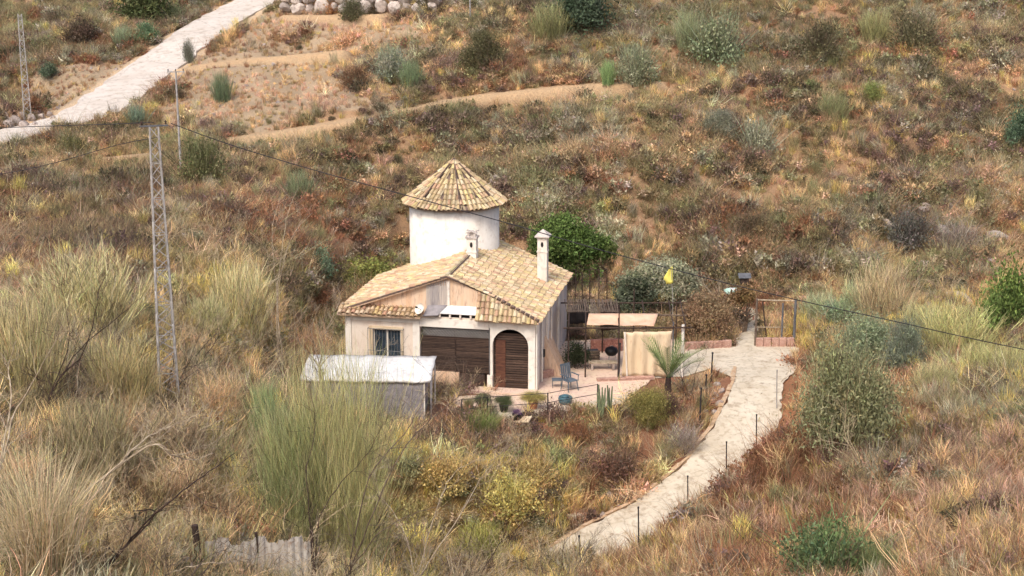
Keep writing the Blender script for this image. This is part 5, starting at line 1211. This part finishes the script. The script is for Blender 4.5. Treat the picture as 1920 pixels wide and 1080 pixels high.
# the big broom in front of the shed, with its own dark stems
for (u, vb, wp, hp_, col, lab) in ((640, 1085, 215, 385, (156, 150, 98), 'big grey-green broom in front of the white shed'), (560, 1050, 130, 270, (136, 140, 92), 'slender broom at the left of the big broom')):
    P = G(u, vb); dep = P.y * cp - (P.z - CAM_Z) * sp; w_, h_ = wp / FPX * dep, hp_ / FPX * dep
    r = empty('broom_shrub', P, .4, lab, 'shrub', g3); v, f, c_ = join([broom(int(u), 3600, h_ * 1.5, w_ * .33, .0085, .26, 90, .08, .22), wiry(int(u) + 2, 4200, h_ * 1.25, w_ * .42, .008, .16, .1, 4, 1, .8, .08, .24)])
    tint(leafobj('foliage', (v, f, c_), r), col); branchy(int(u) + 1, h_ * .75, .3, 3, .025, 6).build('stems', M['bark_dark'], r)
# bare shrubs whose branches cross the view at lower left
# hand-laid bare shrubs: main limbs follow the photo's, each rooted in the ground, with side twigs
def bare(label, limbs, Y, m, seed, r0=.028, twigs=5):
    rr_ = random.Random(seed); mb = MB(); base = None
    for L in limbs:
        n = len(L); pts = [atY(u, v, Y + .5 * math.sin(i * 1.3 + seed)) for i, (u, v) in enumerate(L)]
        if base is None: base = Vector((pts[0].x, pts[0].y, float(height(pts[0].x, pts[0].y)) - .1))
        if pts[0].z > base.z + .05: pts = [base] + [base.lerp(pts[0], .5) + Vector((rr_.uniform(-.1, .1), 0, 0))] + pts
        P = []
        for i in range(len(pts) - 1):
            p0, p1, p2, p3 = pts[max(i - 1, 0)], pts[i], pts[i + 1], pts[min(i + 2, len(pts) - 1)]
            for k in range(5): t = k / 5; P.append(.5 * ((2 * p1) + (p2 - p0) * t + (2 * p0 - 5 * p1 + 4 * p2 - p3) * t * t + (3 * p1 - p0 - 3 * p2 + p3) * t ** 3) + Vector([rr_.gauss(0, .012) for _ in range(3)]))
        P.append(pts[-1]); nn = len(P); R_ = [r0 * (1 - .82 * i / nn) for i in range(nn)]; mb.path(P, R_, 6)
        def tw(p, d, L_, r, lv):
            q = [p]; ra = [r]; dd = d.copy()
            for i in range(5):
                dd = (dd + Vector((rr_.gauss(0, .18), rr_.gauss(0, .18), rr_.gauss(.03, .14)))).normalized(); q.append(q[-1] + dd * L_ / 5); ra.append(max(r * (1 - .16 * (i + 1)), .0025))
                if lv and rr_.random() < .65: tw(q[-1], (dd + Vector((rr_.gauss(0, .6), rr_.gauss(0, .5), rr_.gauss(.1, .4)))).normalized(), L_ * rr_.uniform(.4, .7), ra[-1] * .7, lv - 1)
            mb.path(q, ra, 4)
        for i in range(2, nn - 1):
            if rr_.random() < twigs / 12:
                d = (P[i + 1] - P[i - 1]).normalized(); tw(P[i], (d + Vector((rr_.gauss(0, .6), rr_.gauss(0, .4), rr_.gauss(.15, .5)))).normalized(), rr_.uniform(.35, .95), R_[i] * .55, 2)
    o = mb.build('bare_shrub', M[m]); o.data.transform(Matrix.Translation(-base)); o.location = base; setp(o, label, 'shrub', 'leafless shrubs in the foreground')
bare('dark bare shrub whose limbs rise beside the right end of the shed', [[(655, 1075), (700, 960), (752, 850), (800, 795), (835, 765), (868, 735)], [(655, 1075), (705, 1005), (770, 965), (835, 948)], [(655, 1075), (690, 900), (760, 812), (800, 735), (812, 690)]], 32, 'bark', 3, .022)
bare('grey bare shrub with arching pale tips below the iron railing', [[(780, 1095), (820, 950), (850, 890), (885, 866), (925, 862)], [(780, 1095), (850, 985), (900, 900), (938, 850), (985, 790)], [(780, 1095), (760, 1000), (715, 930), (690, 880)]], 33, 'bark_pale', 5, .018)
bare('long dark bare limb slanting through the lower left', [[(205, 1060), (240, 1018), (283, 970), (330, 930), (380, 893), (440, 850)], [(205, 1060), (290, 965), (250, 958)]], 28, 'bark_dark', 7, .036)
bare('long pale bare limb slanting above the dark one in the lower left', [[(110, 965), (150, 930), (220, 873), (273, 823), (320, 800), (368, 778), (380, 760)], [(110, 965), (275, 838), (320, 852), (360, 862), (400, 850)]], 30, 'bark_pale', 9, .032)
bare('pale leafless trunk leaning up from the left edge', [[(-5, 900), (8, 850), (27, 777), (60, 720), (100, 647), (118, 610)], [(-5, 900), (20, 760), (16, 690), (30, 640)]], 31, 'bark_pale', 11, .034)
bare('dark thin bare shrub left of the tall pylon', [[(95, 740), (120, 700), (157, 660), (180, 580), (187, 540), (200, 515)], [(95, 740), (150, 655), (215, 600), (262, 560)], [(95, 740), (130, 640), (118, 560)]], 38, 'bark_dark', 13, .024)
bare('white bare branch arching low across the corrugated fence', [[(300, 1095), (325, 1072), (393, 1057), (467, 1050), (513, 1037), (545, 1052), (565, 1075)]], 29, 'bark_pale', 15, .018)
bare('dark bare stems rising through the big grey-green broom', [[(590, 1070), (600, 970), (640, 905), (690, 850), (720, 790)], [(590, 1070), (575, 900), (590, 800), (580, 720)]], 32, 'bark_dark', 17, .02)
bare('dark twiggy bush at the bottom edge right of the masonry box', [[(890, 1100), (930, 1030), (960, 1000), (1000, 960)], [(890, 1100), (880, 1020), (905, 950)], [(890, 1100), (960, 1060), (1010, 1040)]], 36, 'bark_dark', 19, .02)
bare('tan bare bush with many tips left of the cream house wall', [[(600, 690), (605, 640), (625, 590), (640, 560)], [(600, 690), (585, 620), (600, 570)], [(600, 690), (640, 640), (650, 590)], [(600, 690), (560, 640), (550, 580)]], 52, 'bark_pale', 21, .03, 7)
bare('thin pale leafless shrub on the slope above the shed', [[(520, 560), (528, 470), (540, 400), (560, 350)], [(520, 560), (545, 450), (585, 400)], [(520, 560), (510, 440), (525, 370)]], 55, 'bark_pale', 23, .022, 6)
# ------------------------------------------------------------------ trees
def tree(name, u, vb, ells, n, leaf, clumps, col, label, trunk_h, seed, m='bark', elong=1.6, spread=.13, sc=1.0):
    P = atZ(u, vb, 0); P.z = float(height(P.x, P.y)) - .05; r = empty(name, P, 0, label, 'tree'); r.scale = (sc, sc, sc)
    tint(leafobj('crown', crown(seed, n, ells, leaf, clumps, elong, spread), r), col)
    b_ = branchy(seed + 1, trunk_h, .35, 3, .09, 4); b_.tube((0, 0, -.1), (0, 0, trunk_h * .35), .14, .1, 8); b_.build('trunk', M[m], r); return r
tree('broadleaf_tree', 1066, 560, [(-.3, 0, 3.1, 1.25, 1.2, 1.1), (-1.1, .1, 2.7, .95, .9, 1.0), (.6, 0, 2.7, .95, .9, .95), (1.55, .2, 2.45, .65, .7, .75), (.1, 0, 1.9, 1.4, 1.0, 1.1)], 20000, .085, 190, (82, 100, 44), 'vivid green broadleaf tree behind the tall slim chimney', 2.6, 901)
tree('olive_tree', 1235, 592, [(0, 0, 1.7, 1.25, 1.1, 1.0), (-1.0, 0, 1.25, .95, .9, .95), (.85, 0, 1.75, .9, .9, .85), (1.4, .1, 1.2, .6, .6, .6)], 17000, .06, 170, (136, 136, 106), 'grey-green olive tree behind the yellow flag', 1.7, 911, elong=2.2)
tree('dark_olive_tree', 1192, 600, [(0, 0, 1.2, .85, .8, .95), (-.3, 0, .8, .7, .7, .7)], 5000, .08, 60, (84, 90, 68), 'darker small olive tree between the trellis and the yellow flag', 1.1, 917, elong=2.2)
tree('red_brown_bush', 1318, 640, [(0, 0, 1.15, 1.2, 1.0, 1.1), (-.5, 0, .8, .9, .8, .8), (.55, 0, .8, .8, .8, .8)], 15000, .04, 150, (132, 108, 78), 'rounded reddish-brown bush above the low pink wall', 1.2, 921, elong=2.6)
tree('leaning_tree', 1392, 622, [(0, 0, 1.75, .55, .5, .45), (-.4, 0, 1.5, .4, .4, .4)], 2200, .07, 40, (112, 88, 54), 'small brown-leaved tree beside the bird house', 1.5, 925)
# bare pale tree
P = atZ(1350, 590, 0); b_ = branchy(61, 2.1, .5, 4, .04, 4); o = b_.build('bare_tree', M['bark_pale']); o.location = P; setp(o, 'small leafless whitish tree between the olive tree and the bird house', 'tree')
# palm
P = G(1252, 748); pm_ = empty('palm', P, 0.0, 'young palm with arching green fronds at the edge of the yard', 'palm')
pm_.scale = (1.0, 1.0, 1.12); t = MB(); t.lathe([(.12, -.1), (.15, .1), (.13, .5), (.1, .8)], 10); t.build('trunk', M['bark_dark'], pm_)
rp = random.Random(4)
for k in range(17):
    a = k * 2.4 + rp.uniform(-.3, .3); el_ = rp.uniform(.75, 1.4); L = rp.uniform(1.3, 1.8); d = Vector((math.cos(a) * math.cos(el_), math.sin(a) * math.cos(el_), math.sin(el_))); p = Vector((0, 0, .75)); pts = [p.copy()]; V, Fc = [], []
    side = d.cross(Vector((0, 0, 1))).normalized()
    for i in range(14):
        d = (d + Vector((0, 0, -.05))).normalized(); p = p + d * L / 14; pts.append(p.copy())
        if i > 1:
            for s in (-1, 1):
                ll = .42 * math.sin(math.pi * (i + 1) / 16) + .1; q = p + (side * s * .75 + d * .8 + Vector((0, 0, .25))).normalized() * ll; n0 = len(V); V += [p - d * .03, p + d * .035, q]; Fc.append((n0, n0 + 1, n0 + 2))
    g = rp.uniform(.75, 1.3); fr = leafobj('frond', (np.array([tuple(v) for v in V]), np.array(Fc), np.full((len(V), 3), g)), pm_); tint(fr, (108, 124, 66))
    q = MB(); q.path(pts, [.016 * (1 - .8 * i / 14) for i in range(15)], 4); q.build('midrib', M['cactus'], fr)
# tall branching cacti
for (u, vb, h, sd, lab) in ((1128, 790, 1.45, 3, 'tall branching cactus at the yard edge, left of its twin'), (1142, 786, 1.5, 6, 'thinner cactus just right of the tall branching one')):
    rc_ = random.Random(sd); c_ = MB(); P = G(u, vb)
    for k in range(7 if sd == 3 else 3):
        x, y = rc_.uniform(-.14, .14), rc_.uniform(-.1, .1); hh = h * rc_.uniform(.7, 1.05); c_.path([(x * .2, y * .2, 0), (x * .6, y, hh * .3), (x, y, hh * .6), (x * 1.3, y, hh)], [.022, .034, .038, .024], 7)
    o = c_.build('cactus', M['cactus']); o.location = P; setp(o, lab, 'cactus', 'cacti at the yard edge')
# potted plants along the path
def pot(u, v, w_, h_, kind, col, pm, label):
    P = atZ(u, v, .02); r = empty('potted_plant', P, rv.uniform(0, 6), label, 'potted plant', 'potted plants along the yard edge')
    q = MB(); q.lathe([(0, 0), (.13, 0), (.19, .26), (.2, .3), (.17, .3), (.16, .25), (0, .24)], 14); q.build('pot', M[pm], r)
    fo, st = get_proto(kind, rv.randrange(3)); a = link('foliage', fo, r, (0, 0, .24)); a.scale = (w_, w_, h_); tint(a, col)
pot(906, 770, .6, .45, 'leafy', (72, 84, 50), 'terracotta', 'dark green potted plant at the left end of the railing'); pot(945, 772, .7, .45, 'dome', (80, 88, 54), 'black', 'bushy potted plant in front of the arched door')
pot(1000, 766, .9, .5, 'dome', (150, 136, 74), 'terracotta', 'yellowish potted bush in front of the arched doorway'); pot(925, 786, .4, .5, 'dead', (150, 140, 120), 'grey' if False else 'stone', 'dry grey potted plant at the path edge'); pot(880, 776, .3, .4, 'grassy', (120, 120, 80), 'chairgrey', 'sparse plant in a grey pot beside the shed')
pot(970, 790, .3, .25, 'leafy', (110, 80, 110), 'black', 'small purplish plant in a dark pot near the loose board')
# agave-like tuft handled with the shrubs; stones along the kerb
rk = random.Random(12); i_ = 0
KS = [(1116, 975), (1130, 968), (1146, 955), (1160, 950), (1106, 988), (1172, 938), (1186, 930), (1200, 925), (1140, 978), (1352, 735), (1350, 760), (1340, 776), (1336, 752), (1330, 790), (1342, 742), (1322, 772), (1345, 722), (1306, 822)]
KL = ['grey stone %s' % k for k in ('just above the concrete block near the foot of the driveway', 'second stone uphill from the concrete block by the kerb', 'on the bank a step uphill from the concrete block', 'higher on the bank uphill from the concrete block', 'touching the concrete block by the kerb', 'against the kerb below the middle post of the driveway', 'against the kerb left of the greenish thin post', 'highest of the stones left of the greenish thin post',
 'at the kerb edge right below the concrete block', 'on the inner bank just below the yard concrete corner', 'beside the kerb two steps below the yard corner', 'on the bank left of the kerb at the bend', 'between the dark posts and the kerb at the bend', 'lowest of the stones on the upper bend', 'left of the kerb top near the short dark post', 'beside the foot of the tall dark post above the kerb', 'uppermost of the stones inside the driveway bend', 'below the foot of the tall dark post inside the bend')]
for (u, v) in KS:
    P = G(u, v); o = link('kerb_stone', ROCKS[rk.randrange(6)]); o.location = P + Vector((0, 0, .03)); s = rk.uniform(.2, .42); o.scale = (s * 1.3, s, s * .8); o.rotation_euler = (rk.uniform(0, 1), rk.uniform(0, 1), rk.uniform(0, 6))
    setp(o, KL[i_], 'stone', 'stones along the driveway kerb'); i_ += 1
for (u, v, s, lab) in ((1688, 402, 1.3, 'grey rock outcrop at the top of the gully on the right slope'), (1730, 395, 1.0, 'smaller grey rock just right of the topmost outcrop'), (1765, 440, 1.2, 'grey rock outcrop in the middle of the gully'), (1868, 452, 1.3, 'grey rock outcrop near the right edge of the slope'), (1745, 508, 1.0, 'pale rock below the middle of the gully'), (1800, 570, 1.3, 'pale tilted rock above the yellow-green reed clump'), (1862, 500, .9, 'small grey rock above the bright green bush'), (1660, 425, .9, 'dark rock at the left rim of the gully'), (1835, 520, 1.0, 'grey rock left of the bright green bush')):
    P = G(u, v); o = link('rock_outcrop', ROCKS[rk.randrange(6)]); o.location = P + Vector((0, 0, .12)); o.scale = (s * 1.5, s, s * .75); o.rotation_euler = (rk.uniform(-.4, .4), rk.uniform(-.4, .4), rk.uniform(0, 6)); setp(o, lab, 'rock', 'rocks in the gully of the right slope')
# stone retaining wall at the top, and boulders by the road
wl = MB(); sw = empty('stone_retaining_wall', G(660, 26), 0, 'dry wall of large pale boulders at the top edge', 'wall'); iv = sw.location.copy()
for row in range(3):
    u = 526
    while u < 800:
        wd = rk.uniform(16, 30); Pq = G(u + wd / 2, 25); sc = wd / FPX * Pq.y * 1.12; rm = ROCKS[rk.randrange(6)]
        q = Vector(Pq) - iv + Vector((0, .12 * row, .42 + row * .72)); E = Euler((rk.uniform(0, 6), rk.uniform(0, 6), rk.uniform(0, 6))).to_matrix()
        wl.add([q + E @ Vector((v.co.x * sc * 1.15, v.co.y * sc, v.co.z * sc)) for v in rm.vertices], [tuple(p.vertices) for p in rm.polygons], (1.1, 1.08, 1.04) if rk.random() < .6 else (.7, .68, .66)); u += wd
M['boulder'] = mat('pale boulder', lin(206, 196, 186), lin(168, 156, 148), lin(130, 118, 112), scale=1.2, bump=.6, bscale=5, attr=True)
wl.build('boulder_course', M['boulder'], sw)
BL = ['largest pale boulder at the left edge beside the road', 'pale boulder second from the left edge in the front of the heap', 'pale boulder in the middle front of the roadside heap', 'pale boulder behind the second one from the left edge', 'pale boulder at the middle back of the roadside heap', 'pale boulder just right of the lattice pylon line by the road', 'small pale boulder near the right end of the roadside heap', 'pale boulder topmost in the middle of the roadside heap', 'pale boulder topmost at the left edge by the road', 'small pale boulder at the front right of the roadside heap', 'small pale boulder at the far right end of the roadside heap']
for i, (u, v, s) in enumerate([(14, 238, .9), (30, 234, .8), (46, 240, .7), (24, 226, .7), (60, 226, .6), (78, 222, .6), (92, 218, .5), (40, 222, .6), (10, 222, .7), (66, 238, .5), (100, 226, .45)]):
    o = link('boulder', ROCKS[i % 6]); P = G(u, v); o.location = P + Vector((0, 0, .1)); o.scale = (s * 1.2, s, s * .8); o.rotation_euler = (i, i * 2, i * 3); setp(o, BL[i], 'boulder', 'boulders beside the hill road')
